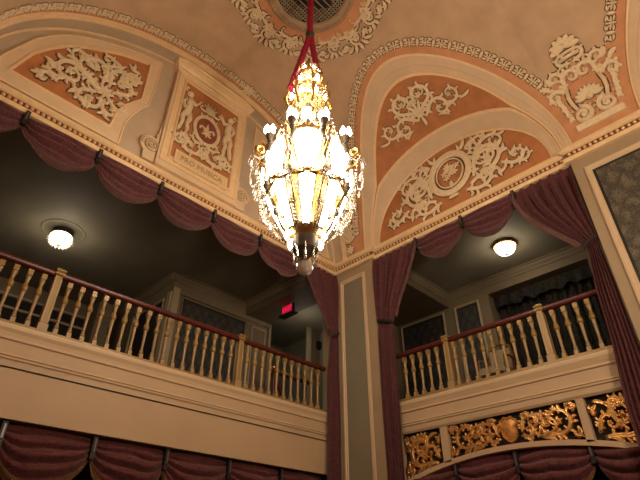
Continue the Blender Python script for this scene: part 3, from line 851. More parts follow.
o.leaf((.35, 7.52), .9, .26, .06, .4); o.leaf((.45, 7.46), .5, .24, .06, .4); o.leaf((.30, 7.5), 1.5, .18, .05, .4)
for x, y, a in ((.70, 7.15, 1.0), (.85, 6.75, 1.9), (1.15, 6.9, .8), (1.3, 6.7, .5), (.65, 6.45, .2), (1.0, 6.42, 0), (.9, 7.05, .6)):
    o.leaf((x, y), a, .2, .05, .7); o.leaf((x, y), a+.9, .13, .04, .6); o.leaf((x, y), a-.9, .13, .04, -.6)
o.mirror(0); o.leaf((-.1, 6.42), 0, .2, .05, .2); o.leaf((.1, 6.42), PI, .2, .05, -.2)
o.mesh(mty, .035).build('scrollwork', RM, t)
def msof(u, v, h):                                         # u: metres from the crown towards the corner, v: metres from the inner band
    t = PI/2-u/2.2; _, L = lun_pt(YC, t, 0)
    return tuple(lun_pt(YC, t, L-WI-v, h)[0])
o = Orn(.014)
for s_ in (-1, 1):
    o.scroll((s_*.10, .38), PI/2-s_*1.1, .95, -s_*5.6, .050, 5)
    o.scroll((s_*.12, .55), PI/2-s_*.75, .85, s_*5.0, .048, 5)
    o.scroll((s_*.55, .42), PI/2-s_*1.45, .70, s_*5.0, .042, 4)
    o.scroll((s_*.05, .72), PI/2-s_*.35, .62, -s_*4.8, .040, 4)
    o.comma((s_*.95, .40), PI/2-s_*1.5, .26, .04, s_*.7); o.comma((s_*.35, .26), PI/2-s_*1.6, .24, .04, -s_*.9)
for k in range(7):
    a = PI/2+(k-3)*.50; o.comma((.05*cos(a), .50+.05*sin(a)), a, .26, .042, 0)
o.flower((0, .50), .15, 8); o.comma((0, .40), -PI/2, .20, .05, .1)
tag(o.mesh(msof, .04, .006).build('soffit_relief', RM), 'ivory scroll spray on the rust vault between the deep arch and the wreath', 'ceiling ornament')

# ================================================================== OCULUS
SM = STOT/2
moc = lambda u, v, h: vault(OC[1]+v, SM-u+.0, h)            # u along +x
def polar(r, a, h): return moc(r*cos(a), r*sin(a), h)
t = thing('ceiling_grille', 'round ceiling grille with dark lattice inside a scalloped ivory wreath above the chandelier', 'ceiling grille', vault(OC[1], SM))
K = 64
mb = MB(); mb.grid([[polar(r, TAU*k/K, .004) for k in range(K)] for r in (.68, 1.18)], 0, True, close=True); mb.build('ground', M['apricot'], t)
mb = MB(); mb.grid([[polar(r, TAU*k/K, h) for k in range(K)] for r, h in ((.86, .004), (.85, .04), (.81, .055), (.78, .035), (.75, .06), (.69, .06), (.665, .03), (.655, .008))], 0, True, close=True)
for k in range(56):
    a = TAU*k/56; c = polar(.80, a, .05); mb.ball(c, .03, 6, 4, 0)
mb.build('moulding_ring', M['ringbrown'], t)
mb = MB(); mb.poly([polar(.68, TAU*k/K, .006) for k in range(K)]); mb.build('backing', M['dark'], t)
o = Orn(0)
g = .112
for i in range(-7, 8):
    for j in range(-7, 8):
        x, y = i*g, j*g
        if math.hypot(x, y) > .63: continue
        for k in range(4):
            a = k*PI/2; o.leaf((x+.012*cos(a), y+.012*sin(a)), a, .042, .013, 0)
    c = math.sqrt(max(0, (.655)**2-((i+.5)*g)**2))
    if c > .05:
        o.stroke([((i+.5)*g, -c), ((i+.5)*g, c)], [.011]*2); o.stroke([(-c, (i+.5)*g), (c, (i+.5)*g)], [.011]*2)
o.mesh(moc, .015, .012, False, 1.0).build('lattice', [M['latt'], M['outline']], t)
o = Orn(.018); NW = 16
for k in range(NW):
    a = TAU*k/NW; st = len(o.st); big = (k % 2 == 0)
    r0 = 1.26 if big else 1.22
    P = lambda dr, da: ((r0+dr)*cos(a+da), (r0+dr)*sin(a+da))
    pts = [((r0+.02)*cos(a+.0)+.13*(1-i/26)*cos(a+i*.42), (r0+.02)*sin(a)+.13*(1-i/26)*sin(a+i*.42)) for i in range(24)]
    o.stroke(pts, [.034*(1-.5*i/24) for i in range(24)]); o.disc(((r0+.02)*cos(a), (r0+.02)*sin(a)), .035)
    for q in (-1.1, -.55, 0, .55, 1.1): o.comma(P(.13, q*.10), a+q*.7, .17 if big else .12, .045, q*.9)
    sg = 1 if big else -1
    o.scroll(P(-.12, .14*sg), a-sg*PI/2+sg*.7, .42, -sg*5.4, .036, 4); o.scroll(P(-.10, -.05*sg), a+sg*PI/2, .30, sg*5.0, .030, 2)
    o.curl(P(-.14, .02), a+PI/2, .34, 2.6, .032); o.curl(P(-.10, -.05), a-PI/2, .26, -2.8, .030)
    o.leaf(P(-.13, .1), a+PI/2, .2, .045, .5); o.leaf(P(.05, .19), a+.9, .2, .05, .6)
    o.flower(((r0+.10)*cos(a+TAU/NW/2), (r0+.10)*sin(a+TAU/NW/2)), .085, 6)
o.mesh(moc, .035, .006).build('scroll_wreath', RM, t)

# ================================================================== CHANDELIER
def ring_pt(r, a, z): return (OC[0]+r*cos(a), OC[1]+r*sin(a), z)
CH = thing('chandelier', 'large tiered crystal and brass chandelier hung on red sleeves from the ceiling', 'chandelier', (OC[0], OC[1], 2.94))
CA = math.atan2(OC[1], OC[0])+PI                           # direction towards the viewer
BP = [(3.45, .22), (3.60, .30), (3.80, .40), (4.0, .48), (4.2, .55), (4.4, .585), (4.6, .58), (4.8, .52), (4.96, .43), (5.1, .36)]
def br(z): return interp(BP, z)
NP = 8
for row in ('upper', 'lower'):
    for k in range(NP):
        a = CA+TAU*k/NP
        mb = MB(); rows = []
        z0, z1 = (4.14, 4.93) if row == 'upper' else (3.50, 4.08)
        for i in range(9):
            v = i/8; z = lerp(z0, z1, v)
            wf = (.52+.48*min(1, v*1.25))*(1 if .02 < v < .98 else .9) if row == 'upper' else lerp(.42, .52, v)
            hw = TAU/NP*.485*wf*(1.0 if row == 'upper' else 1.12)
            rows.append([ring_pt(br(z)*(1+.07*cos(PI*(j/6-.5))), a+hw*(j/3-1), z) for j in range(7)])
        mb.grid(rows, 0, True)
        mb.build('glass_panel', M['panelglass'], CH)
        mb = MB()                                          # dark leading round each panel
        for side in (0, 6): mb.tube([r[side] for r in rows], .010, 5)
        mb.tube(rows[0], .012, 5); mb.tube(rows[-1], .014, 5)
        mb.build('panel_frame', M['bronze'], CH)
for k in range(NP):                                        # bronze ribs with leaf knots and S brackets between the panels
    a = CA+TAU*(k+.5)/NP
    mb = MB(); zz = [lerp(3.45, 5.0, i/20) for i in range(21)]
    mb.tube([ring_pt(br(z)+.03+.02*sin(i*.9), a, z) for i, z in enumerate(zz)], [.013+.004*sin(i*1.8) for i in range(21)], 6)
    rib = mb.build('rib', M['bronze'], CH)
    for z, q in ((3.74, .8), (4.11, 1.1), (4.50, 1.2), (4.82, 1.4)):
        mb = MB(); mb.lathe(ring_pt(br(z)+.045, a, z), [(.012, -.06*q), (.034*q, -.02*q), (.042*q, .01), (.022*q, .04*q), (.03*q, .06*q), (.006, .09*q)], 7)
        mb.build('leaf_knot', M['bronze'], rib)
def scroll_arm(a, r0, z0, R, sgn=1, wob=0):
    """brass S scroll in the vertical plane at angle a"""
    pts = []
    for i in range(26):
        th = -PI/2+i*.30; q = R*(1-.028*i)
        pts.append(ring_pt(r0+R*.2+q*cos(th)*.9, a, z0+R+sgn*q*sin(th)))
    return pts
for k in range(NP):                                        # main brass arms carrying the strands
    a = CA+TAU*(k+.5)/NP
    mb = MB()
    mb.tube(scroll_arm(a, .66, 4.62, .085), [.030-.0007*i for i in range(26)], 6)
    mb.tube([ring_pt(.54, a, 4.40), ring_pt(.66, a, 4.47), ring_pt(.74, a, 4.56)], [.03, .028, .02], 6)
    arm = mb.build('brass_arm', M['brass'], CH)
for k in range(NP):                                        # upper cups with candle bulbs
    a = CA+TAU*(k+.5)/NP
    mb = MB()
    c = ring_pt(.57, a, 5.00)
    mb.lathe(c, [(.015, -.09), (.03, -.06), (.055, 0), (.062, .04), (.05, .05)], 10)
    cup = mb.build('candle_cup', M['bronze'], CH)
    mb = MB(); mb.tube([ring_pt(.47, a, 4.84), ring_pt(.51, a, 4.80), ring_pt(.56, a, 4.84), (c[0], c[1], 4.93)], .016, 6); mb.build('cup_arm', M['bronze'], CH)
    mb = MB(); mb.tube([ring_pt(.40, a, 4.96), ring_pt(.44, a, 5.08), ring_pt(.38, a, 5.14), ring_pt(.36, a, 5.06), ring_pt(.40, a, 5.04)], [.02, .03, .024, .018, .010], 6); mb.build('rim_scroll', M['brass'], CH)
    for j in range(3):
        mb = MB(); q = TAU*j/3+a; p = (c[0]+.045*cos(q), c[1]+.045*sin(q), 5.10)
        mb.lathe(p, [(.016, -.06), (.042, -.02), (.040, .04), (.006, .12)], 8)
        mb.build('bulb', M['bulb'], cup)
mb = MB()                                                  # rim at the shoulder with scroll brackets
mb.lathe((OC[0], OC[1], 4.97), [(.40, -.02), (.46, -.01), (.47, .02), (.43, .04), (.38, .03)], 32)
mb.build('shoulder_rim', M['brass'], CH)
for k in range(NP):
    a = CA+TAU*k/NP; mb = MB()
    pts = [ring_pt(.45, a+q*.30, 5.0+.10*sin(PI*abs(q))) for q in (-1, -.75, -.5, -.25, -.05, .05, .25, .5, .75, 1)]
    mb.tube(pts, .014, 5); mb.build('rim_bracket', M['brass'], CH)
    mb = MB(); mb.lathe(ring_pt(br(4.1)+.03, a, 4.07), [(.03, 0), (.06, .03), (.045, .07), (.012, .13)], 7); mb.build('waist_finial', M['brass'], CH)
mb = MB()                                                  # ring round the waist between the two rows of panels
mb.lathe((OC[0], OC[1], 4.11), [(br(4.09)-.01, -.02), (br(4.11)+.02, 0), (br(4.13)-.01, .02)], 40)
mb.build('waist_ring', M['brass'], CH)
# upper stack: bronze dome, crystal drums, bulb rings, crown
mb = MB(); mb.lathe((OC[0], OC[1], 5.0), [(.40, 0), (.36, .06), (.30, .16), (.24, .26), (.18, .34), (.05, .40), (.04, 1.64)], 20); mb.build('dome', M['bronze'], CH)
for k in range(NP):
    a = CA+TAU*k/NP
    mb = MB(); mb.grid([[ring_pt(r, a+q, z) for q in (-.14*w_, 0, .14*w_)] for r, z, w_ in ((.42, 5.02, 1.6), (.39, 5.10, 1.7), (.33, 5.20, 1.5), (.27, 5.29, .9), (.24, 5.37, .2))], 0, True)
    mb.build('dome_leaf', M['bronze'], CH)
def drum(z0, z1, r0, r1, n=18):
    mb = MB()
    for k in range(n):
        a = TAU*k/n
        mb.tube([ring_pt(lerp(r0, r1, i/6)+.018*sin(PI*i/6), a+.17*(i % 2), lerp(z0, z1, i/6)) for i in range(7)], .003, 3)
        for i in range(7):
            q = i/6; mb.ball(ring_pt(lerp(r0, r1, q)+.018*sin(PI*q), a+.17*(i % 2), lerp(z0, z1, q)), .027, 5, 4, 0, 1.3, False)
    for rr, zz in ((r0, z0), (r1, z1)): mb.tube([ring_pt(rr, TAU*k/24, zz) for k in range(25)], .005, 4)
    return mb.build('crystal_drum', M['crystal'], CH)
drum(5.34, 5.86, .26, .22, 16); drum(5.96, 6.26, .22, .19, 14); drum(6.32, 6.64, .19, .13, 12)
for z0, z1, r in ((5.42, 5.82, .11), (5.98, 6.24, .09), (6.36, 6.60, .07)):
    mb = MB(); mb.lathe((OC[0], OC[1], 0), [(r*.6, z0), (r, z0+.04), (r, z1-.04), (r*.6, z1)], 12); mb.build('lit_core', M['lampglass'], CH)
mb = MB()
for z, r in ((5.90, .28), (6.28, .23)):
    mb.lathe((OC[0], OC[1], z), [(r-.03, -.012), (r, 0), (r-.03, .012)], 28)
for k in range(8):
    a = CA+TAU*k/8+.2
    mb.tube(scroll_arm(a, .28, 5.40, .07), [.02-.0006*i for i in range(26)], 6)
    mb.tube([ring_pt(.26, a, 5.70), ring_pt(.32, a, 5.84), ring_pt(.36, a, 5.98), ring_pt(.31, a, 6.12), ring_pt(.35, a, 6.26)], [.014, .024, .030, .020, .006], 6)
    mb.tube([ring_pt(.21, a, 6.28), ring_pt(.26, a, 6.40), ring_pt(.21, a, 6.52), ring_pt(.24, a, 6.64)], [.012, .02, .016, .006], 6)
mb.build('gallery', M['brass'], CH)
for z, r, n in ((5.38, .30, 4), (5.98, .28, 8), (6.36, .22, 5), (6.72, .10, 4)):
    for k in range(n):
        mb = MB(); p = ring_pt(r, CA+TAU*(k+.5)/n, z)
        mb.lathe(p, [(.014, -.06), (.030, -.02), (.028, .03), (.004, .09)], 8); mb.build('bulb', M['bulb'], CH)
mb = MB(); mb.lathe((OC[0], OC[1], 6.60), [(.15, 0), (.18, .03), (.10, .08), (.06, .20), (.012, .28), (.012, .5)], 14)
for k in range(8):
    a = TAU*k/8; mb.tube([ring_pt(.15, a, 6.62), ring_pt(.20, a, 6.70), ring_pt(.14, a, 6.79), ring_pt(.17, a, 6.86)], [.02, .03, .02, .006], 6)
mb.build('crown', M['brass'], CH)
mb = MB()
for k in range(10):
    a = TAU*k/10+.2
    mb.tube([ring_pt(.19-.03*j, a, 6.68+.05*j) for j in range(5)], .003, 3)
    for j in range(4): mb.ball(ring_pt(.19-.03*j, a, 6.68+.05*j), .024, 5, 4, 0, 1.3, False)
mb.build('crown_crystals', M['crystal'], CH)
DROP = None
# strands: swagged from arm to arm and falling from the arms to the foot
def bead_line(P0, P1, sag, n, r=.017, out=0.0):
    mb = MB(); wire = []
    for i in range(n+1):
        q = i/n; p = Vector(P0).lerp(Vector(P1), q); p.z -= sag*4*q*(1-q)
        d = Vector((p.x-OC[0], p.y-OC[1], 0)); d.normalize(); p += d*out*4*q*(1-q)
        wire.append(tuple(p)); mb.ball(tuple(p), r*(1 if i % 3 else 1.35), 5, 4, 0, 1.2, False)
    mb.tube(wire, .003, 3)
    return mb
for k in range(NP):
    a = CA+TAU*(k+.5)/NP; b = a+TAU/NP; m_ = (a+b)/2
    A0 = ring_pt(.76, a, 4.60); B0 = ring_pt(.76, b, 4.60)
    bead_line(A0, B0, .26, 18, .015, .05).build('crystal_strand', M['crystal'], CH)
    bead_line(ring_pt(.72, a, 4.52), ring_pt(.32, a, 3.52), .10, 20, .019, .05).build('crystal_strand', M['crystal'], CH)
    bead_line(ring_pt(.70, a, 4.30), ring_pt(.36, m_, 3.60), .10, 16, .016, .07).build('crystal_strand', M['crystal'], CH)
    bead_line(ring_pt(.70, b, 4.30), ring_pt(.36, m_, 3.60), .10, 16, .016, .07).build('crystal_strand', M['crystal'], CH)
    bead_line(ring_pt(.47, a, 4.97), ring_pt(.47, b, 4.97), .18, 12, .014, .06).build('crystal_strand', M['crystal'], CH)
    bead_line(ring_pt(.46, a, 5.02), ring_pt(.30, a, 5.88), .14, 10, .015, .02).build('crystal_strand', M['crystal'], CH)
    for r, z, da in ((.80, 4.46, 0), (.74, 4.28, .06), (.68, 4.12, -.05), (.60, 3.92, .04), (.50, 3.72, 0), (.64, 4.24, .22), (.54, 3.92, .2)):
        P = ring_pt(r, a+da, z)
        if DROP is None:
            mb = MB(); mb.lathe(P, [(.004, .10), (.012, .05), (.036, -.02), (.030, -.055), (.004, -.08)], 7, smooth=False)
            DROP = mb.build('pear_drop', M['crystal'], CH); DP = P
        else:
            d = DROP.copy(); COL.objects.link(d); d.parent = CH; d.location = Vector(P)-Vector(DP)
# foot: brass cup with bulbs, bronze can, pendants, ball
mb = MB(); mb.lathe((OC[0], OC[1], 3.46), [(.12, -.03), (.17, 0), (.23, .04), (.25, .07), (.21, .08)], 24)
for k in range(8):
    a = CA+TAU*k/8; mb.tube([ring_pt(.20, a, 3.50), ring_pt(.26, a, 3.56), ring_pt(.25, a, 3.64), ring_pt(.29, a, 3.70)], [.024, .028, .02, .008], 6)
mb.build('foot_cup', M['brass'], CH)
mb = MB(); mb.lathe((OC[0], OC[1], 3.24), [(.03, -.10), (.06, -.05), (.11, .0), (.155, .03), (.165, .16), (.15, .25), (.10, .28)], 20); mb.build('foot_can', M['bronze'], CH)
for q in (1.25, -1.25, 2.2, -2.2):
    mb = MB(); p = ring_pt(.24, CA+q, 3.46)
    mb.lathe(p, [(.014, .06), (.034, .02), (.034, -.03), (.006, -.08)], 8); mb.build('bulb', M['bulb'], CH)
for k in range(8):
    a = CA+TAU*k/8; mb = bead_line(ring_pt(.16, a, 3.28), ring_pt(.13, a, 3.16), .0, 4, .014)
    mb.lathe(ring_pt(.13, a, 3.11), [(.004, .06), (.026, -.01), (.02, -.04), (.003, -.05)], 6, smooth=False)
    mb.build('pendant', M['crystal'], CH)
mb = MB(); mb.tube([(OC[0], OC[1], 3.18), (OC[0], OC[1], 3.10)], .012, 6); mb.build('ball_stem', M['brass'], CH)
mb = MB(); mb.ball((OC[0], OC[1], 3.035), .10, 14, 10, 0, 1.0, False); mb.build('crystal_ball', M['ballglass'], CH)
# hanging gear
mb = MB(); mb.lathe((OC[0], OC[1], 7.70), [(.03, -.12), (.08, -.07), (.065, .0), (.08, .06), (.03, .12)], 10); mb.build('hook', M['bronze'], CH)
def sleeve(pts, r):
    mb = MB(); P = [Vector(pts[0]).lerp(Vector(pts[1]), i/30) for i in range(31)]
    mb.tube([tuple(p) for p in P], [r*(1+.07*sin(i*1.1)+.05*sin(i*2.3)) for i in range(31)], 10)
    mb.build('red_sleeve', M['red'], CH)
n_ = (cos(CA+PI/2), sin(CA+PI/2)); SL = -1 if n_[0] > 0 else 1
sleeve([(OC[0], OC[1], 7.78), (OC[0], OC[1], 9.2)], .056)
for s_, r1, z1 in ((SL, .29, 6.30), (-SL, .15, 6.64)):
    sleeve([(OC[0]+n_[0]*.02*s_, OC[1]+n_[1]*.02*s_, 7.62), (OC[0]+n_[0]*r1*s_, OC[1]+n_[1]*r1*s_, z1)], .052)

# ================================================================== CURTAINS AND SWAGS
def swag(name, mapf, u0, u1, ztop, drop, gather, lab, grp, vm='velvet', fm='fringe', seed=0, both=False):
    """one festoon between two ties; mapf(u, z, h) with h towards the room"""
    rnd = random.Random(seed); W = u1-u0
    um = (u0+u1)/2
    t = thing(name, lab, 'curtain', mapf(um, ztop-drop, .04), grp)
    NU, NV = 30, 34; ph = rnd.uniform(0, 1)
    sk = rnd.uniform(-.06, .06)
    def P(i, j, ex=0):
        a = i/NU; v = j/NV+ex
        prof = (4*a*(1-a))**.62
        dz = lerp(gather*(.22+.78*v), drop*v, prof)
        q = a+sk*sin(PI*a)
        fold = (abs(sin(PI*(v*3.6+ph)-2.0*abs(a-.5)+.5*sin(a*5+ph*6)))**.8-.55)*.18*(.35+.65*prof)*(v**.45)*(1-.85*v**4)
        side = sin(TAU*(a*9+ph))*.012*(1-prof)*v
        h = .03+.13*prof*sin(PI*min(1, v*.8))+fold+side
        pinch = .02*sin(PI*v)*(1-2*a)
        return mapf(u0+W*q+pinch, ztop-dz, h)
    mb = MB(); mb.grid([[P(i, j) for i in range(NU+1)] for j in range(NV+1)], 0, True); mb.build('swag_cloth', M[vm], t)
    mb = MB(); n = NU*3; rows = []
    for e in (0, .07, .18):
        r = []
        for i in range(n+1):
            p = Vector(P(i/3, NV, e)); w = (.007 if i % 2 else -.004) if e else 0
            q0 = Vector(mapf(0, 0, w))-Vector(mapf(0, 0, 0)); r.append(tuple(p+q0))
        rows.append(r)
    mb.grid(rows, 0, False); mb.build('fringe', M[fm], t)
    for uu in ((u0, u1) if both else (u0,)):
        mb = MB()
        for (du, h0, h1, z0, z1, mi) in ((.032, .02, .115, -gather-.07, -.01, 0), (.012, .115, .13, -gather+.02, -.04, 1)):
            A = [mapf(uu+a*du, ztop+b, h0) for a, b in ((-1, z0), (1, z0), (1, z1), (-1, z1))]
            B = [mapf(uu+a*du, ztop+b, h1) for a, b in ((-1, z0), (1, z0), (1, z1), (-1, z1))]
            mb.grid([A, B], mi, False, close=True); mb.poly(B, mi)
        mb.build('tie', [M['black'], M['tiegrey']], t)
    return t
mL = lambda u, z, h: (u, YL+.01-h*.9, z)
mRt = lambda u, z, h: (XO+.02-h*.9, u, z)
UJ = [-.68, .47, 1.62, 2.77, 3.92, 5.07, 6.24]
UL = ['burgundy swag cut by the left edge under the bead cornice', 'second burgundy swag from the left edge, above the round ceiling lamp',
      'burgundy swag hanging just below the left trapezoid panel and volute', 'burgundy swag hanging below the PRO MUSICA tablet',
      'burgundy swag left of the chandelier foot, next before the hidden one', 'burgundy swag directly behind the chandelier ball beside the corner curtain']
for i in range(6):
    swag('swag', mL, UJ[i], UJ[i+1], 5.89, .61, .22, UL[i], 'swags along the top of the left balcony opening', seed=i+1)
RJ = [4.56, 3.48, 2.39]
for i, lab in enumerate(('burgundy swag beside the corner curtain in the right opening', 'burgundy swag beside the lit ceiling lamp and wide right curtain')):
    swag('swag', mRt, RJ[i], RJ[i+1], 5.89, .60, .23, lab, 'swags along the top of the right balcony opening', seed=20+i, both=(i == 1))
LJ = [-.57, .55, 1.67, 2.79, 3.87, 4.99, 6.09, 7.15]
mLl = lambda u, z, h: (u, YF+.16-h, z)
LL = [None, 'low dark red swag cut by the bottom left corner under the left balcony front', 'second low dark red swag from the bottom left corner', 'third low dark red swag under the left balcony front',
      'fourth low dark red swag, right of centre under the left balcony front', 'fifth low dark red swag along the bottom edge', 'last low dark red swag beside the foot of the corner curtain']
for i in range(1, 7):
    swag('swag', mLl, LJ[i], LJ[i+1], 1.545, .62, .22, LL[i], 'low swags under the left balcony front', 'velvet_lo', 'goldfringe', seed=40+i)
mRl = lambda u, z, h: (XF+.16-h, u, z)
LR = [5.56, 4.50, 3.47, 2.40, 1.38]
LLR = ['low dark red swag under the smallest gilt panel at left', 'low dark red swag under the left half of the shield panel', 'low dark red swag under the right half of the shield panel', 'low dark red swag under the right gilt panel at the bottom right corner']
for i in range(4):
    swag('swag', mRl, LR[i], LR[i+1], 1.56, .62, .24, LLR[i], 'low swags under the right balcony front', 'velvet_lo', 'goldfringe', seed=60+i)

def curtain(mapf, rows, pleats, lab, tie_z, amp=.045, fr_until=None, seed=3):
    """rows: (z, jamb u, inner u); pleated cloth gathered at tie_z"""
    rnd = random.Random(seed); rows = sorted(rows, reverse=True)
    t = thing('curtain', lab, 'curtain', mapf(rows[-1][1], rows[-1][0], .05), 'tied-back curtains of the balcony openings')
    ju = [(-z, a) for z, a, b in rows]; iu = [(-z, b) for z, a, b in rows]
    NU, NV = pleats*8, 70
    zt, zbm = rows[0][0], rows[-1][0]
    offs = [rnd.uniform(-.25, .25) for _ in range(pleats+1)]
    def P(i, j):
        z = lerp(zt, zbm, j/NV); f = i/NU
        # the folds near the inner edge sag later than those near the jamb
        a = interp(ju, -z); b = interp(iu, -z)
        w = abs(b-a); k = min(1.2, max(.42, w/ abs(rows[0][2]-rows[0][1])*1.15))
        ph = f*pleats+offs[int(f*pleats)]*.5*sin(PI*((f*pleats) % 1))
        top = min(1, .25+(zt-z)/.5)
        h = .018+top*.03+top*k*(amp*(1-2*abs(sin(PI*ph))**.7)+.022*sin(TAU*ph*2.3+1)+.015*sin(z*3+f*9))
        nip = math.exp(-((z-tie_z)/.10)**2); h = h*(1-.5*nip)+.03*nip
        return mapf(lerp(a, b, f), z, h)
    mb = MB(); mb.grid([[P(i, j) for i in range(NU+1)] for j in range(NV+1)], 0, True); mb.build('curtain_cloth', M['velvet'], t)
    mb = MB(); r = []
    for j in range(NV+1):
        z = lerp(zt, zbm, j/NV)
        if z < tie_z+.05: break
        a, b = P(NU, j), P(NU-1, j); A = Vector(a); d = (A-Vector(P(0, j))).normalized()
        wv = .006 if j % 2 else -.004; q0 = Vector(mapf(0, 0, wv))-Vector(mapf(0, 0, 0))
        r.append([tuple(A), tuple(A+d*.03+q0-Vector((0, 0, .03))), tuple(A+d*.055+q0-Vector((0, 0, .06)))])
    mb.grid(r, 0, False); mb.build('fringe', M['fringe'], t)
    mb = MB(); a = interp(ju, -tie_z); b = interp(iu, -tie_z); sg = 1 if b > a else -1
    ring = []
    for k in range(13):
        q = k/12; ring.append((lerp(a-.0*sg, b+.02*sg, q), tie_z+.10-.14*q, .09+.035*sin(PI*q)))
    rw = [[mapf(u, z+dz, h+dh) for dz, dh in ((.03, 0), (.03, .015), (-.03, .015), (-.03, 0))] for u, z, h in ring]
    mb.grid(rw, 0, False); mb.build('tieback', M['black'], t)
    return t
curtain(lambda u, z, h: (u, YL+.0-h, z), [(5.92, 7.38, 6.20), (5.5, 7.38, 6.40), (5.1, 7.38, 6.68), (4.7, 7.38, 6.96), (4.3, 7.38, 7.16), (4.0, 7.38, 7.12), (3.58, 7.38, 7.07), (2.69, 7.38, 7.06), (1.53, 7.38, 7.03), (-1.58, 7.38, 7.03)], 6,
        'tall burgundy curtain on the left face of the corner, tied back beside the pier', 4.28, .06, seed=3)
curtain(lambda u, z, h: (XO+.0-h, u, z), [(5.92, 5.70, 4.55), (5.84, 5.70, 4.57), (5.55, 5.70, 4.62), (5.25, 5.70, 4.77), (4.9, 5.70, 4.97), (4.6, 5.70, 5.14), (4.2, 5.68, 5.29), (3.9, 5.70, 5.31), (3.5, 5.71, 5.32), (1.4, 5.71, 5.36), (-1.58, 5.71, 5.36)], 6,
        'tall burgundy curtain right of the corner pier, tied back by a black cord', 4.22, .06, seed=5)
curtain(lambda u, z, h: (XO-.0-h, u, z), [(5.92, 1.34, 2.42), (5.84, 1.34, 2.40), (5.62, 1.34, 2.37), (5.3, 1.34, 2.28), (5.05, 1.34, 2.15), (4.8, 1.34, 1.97), (4.55, 1.34, 1.78), (4.35, 1.34, 1.62), (4.18, 1.36, 1.52), (3.9, 1.35, 1.56), (3.54, 1.34, 1.61), (2.71, 1.34, 1.65), (1.8, 1.34, 1.75), (-1.58, 1.34, 1.78)], 6,
        'wide burgundy curtain swept to the right pier beside the figured wall panel', 4.24, .065, seed=9)

# ================================================================== BALUSTRADES
def baluster_mesh(x, y, z0, parent):
    mb = MB(); H = 3.47-z0; c = (x, y, z0)
    mb.box(x-.030, x+.030, y-.030, y+.030, z0, z0+.075, 1)
    mb.lathe(c, [(.022, .075), (.034, .095), (.024, .115), (.030, .13), (.019, .15), (.022, H*.30), (.026, H*.50), (.029, H*.58)], 8, 1)
    mb.lathe(c, [(.029, H*.58), (.044, H*.61), (.047, H*.645), (.038, H*.69), (.027, H*.735), (.024, H*.76)], 8, 0)
    mb.lathe(c, [(.024, H*.76), (.027, H*.80), (.033, H*.85), (.042, H*.88), (.027, H*.90)], 8, 1)
    mb.box(x-.034, x+.034, y-.034, y+.034, z0+H*.90, z0+H+.005, 0)
    return mb.build('baluster', [M['balgold'], M['balcream']], parent)
def newel(x, y, z0, parent):
    mb = MB(); s = .046
    mb.box(x-.064, x+.064, y-.064, y+.064, z0-.06, z0+.11, 1)
    mb.box(x-s, x+s, y-s, y+s, z0+.11, z0+.86, 0)
    for i in (-1, 1):
        for j in (-1, 1): mb.box(x+i*s*.86-.012, x+i*s*.86+.012, y+j*s*.86-.012, y+j*s*.86+.012, z0+.13, z0+.80, 1)
    mb.lathe((x, y, z0+.86), [(.068, -.02), (.095, .0), (.095, .02), (.075, .04), (.098, .06), (.098, .075), (.07, .10), (.02, .12)], 4, 0, PI/4, smooth=False)
    return mb.build('newel_post', [M['balgold'], M['balcream']], parent)
def rail(mbx, a, b, axis, c, z):
    pr = [(-.030, z-.085), (-.036, z-.055), (-.046, z-.035), (-.042, z-.010), (-.018, z), (.018, z), (.042, z-.010), (.046, z-.035), (.036, z-.055), (.030, z-.085)]
    R = [[(p, c+o, zz) if axis == 'x' else (c+o, p, zz) for o, zz in pr] for p in (a, b)]
    mbx.grid(R, 0, True, close=True); mbx.poly(R[0]); mbx.poly(R[1])
ZBAL = 2.69
def balustrade(axis, a, b, c, newels, phase, lab):
    P = lambda u: (u, c) if axis == 'x' else (c, u)
    mid = P((a+b)/2)
    t = thing('balustrade', lab, 'balustrade', (mid[0], mid[1], 2.62), 'balcony balustrades')
    mb = MB(); rail(mb, a, b, axis, c, 3.585); mb.build('handrail', M['mahog'], t)
    mb = MB()
    if axis == 'x': mb.box(a, b, c-.055, c+.055, 2.61, ZBAL, 0)
    else: mb.box(c-.055, c+.055, a, b, 2.55, ZBAL, 0)
    mb.build('base_rail', M['balgold'], t)
    for u in newels: newel(*P(u), ZBAL-.02, t)
    k0 = math.ceil((a+.06-phase)/.18); u = phase+k0*.18; src = None
    while u < b-.04:
        if min(abs(u-w) for w in newels) > .07:
            x, y = P(u)
            if src is None:
                src = baluster_mesh(0, 0, ZBAL, None); src.parent = t
                src.location = Vector((x, y, 0))-Vector(ABS[t.name]); 
                # mesh was built about its own base
                src.location = Vector((x, y, ZBAL))-Vector(ABS[t.name])
            else:
                c_ = src.copy(); COL.objects.link(c_); c_.parent = t; c_.location = Vector((x, y, ZBAL))-Vector(ABS[t.name])
        u += .18
balustrade('x', XW+.1, 7.10, YF-.0, [1.68, 4.92], .96-.18*4, 'long mahogany-railed balustrade with gilt balusters along the left balcony')
balustrade('y', 1.58, 5.42, XF+.0, [2.54, 4.29], 1.82, 'shorter mahogany-railed balustrade with gilt balusters in the right balcony')

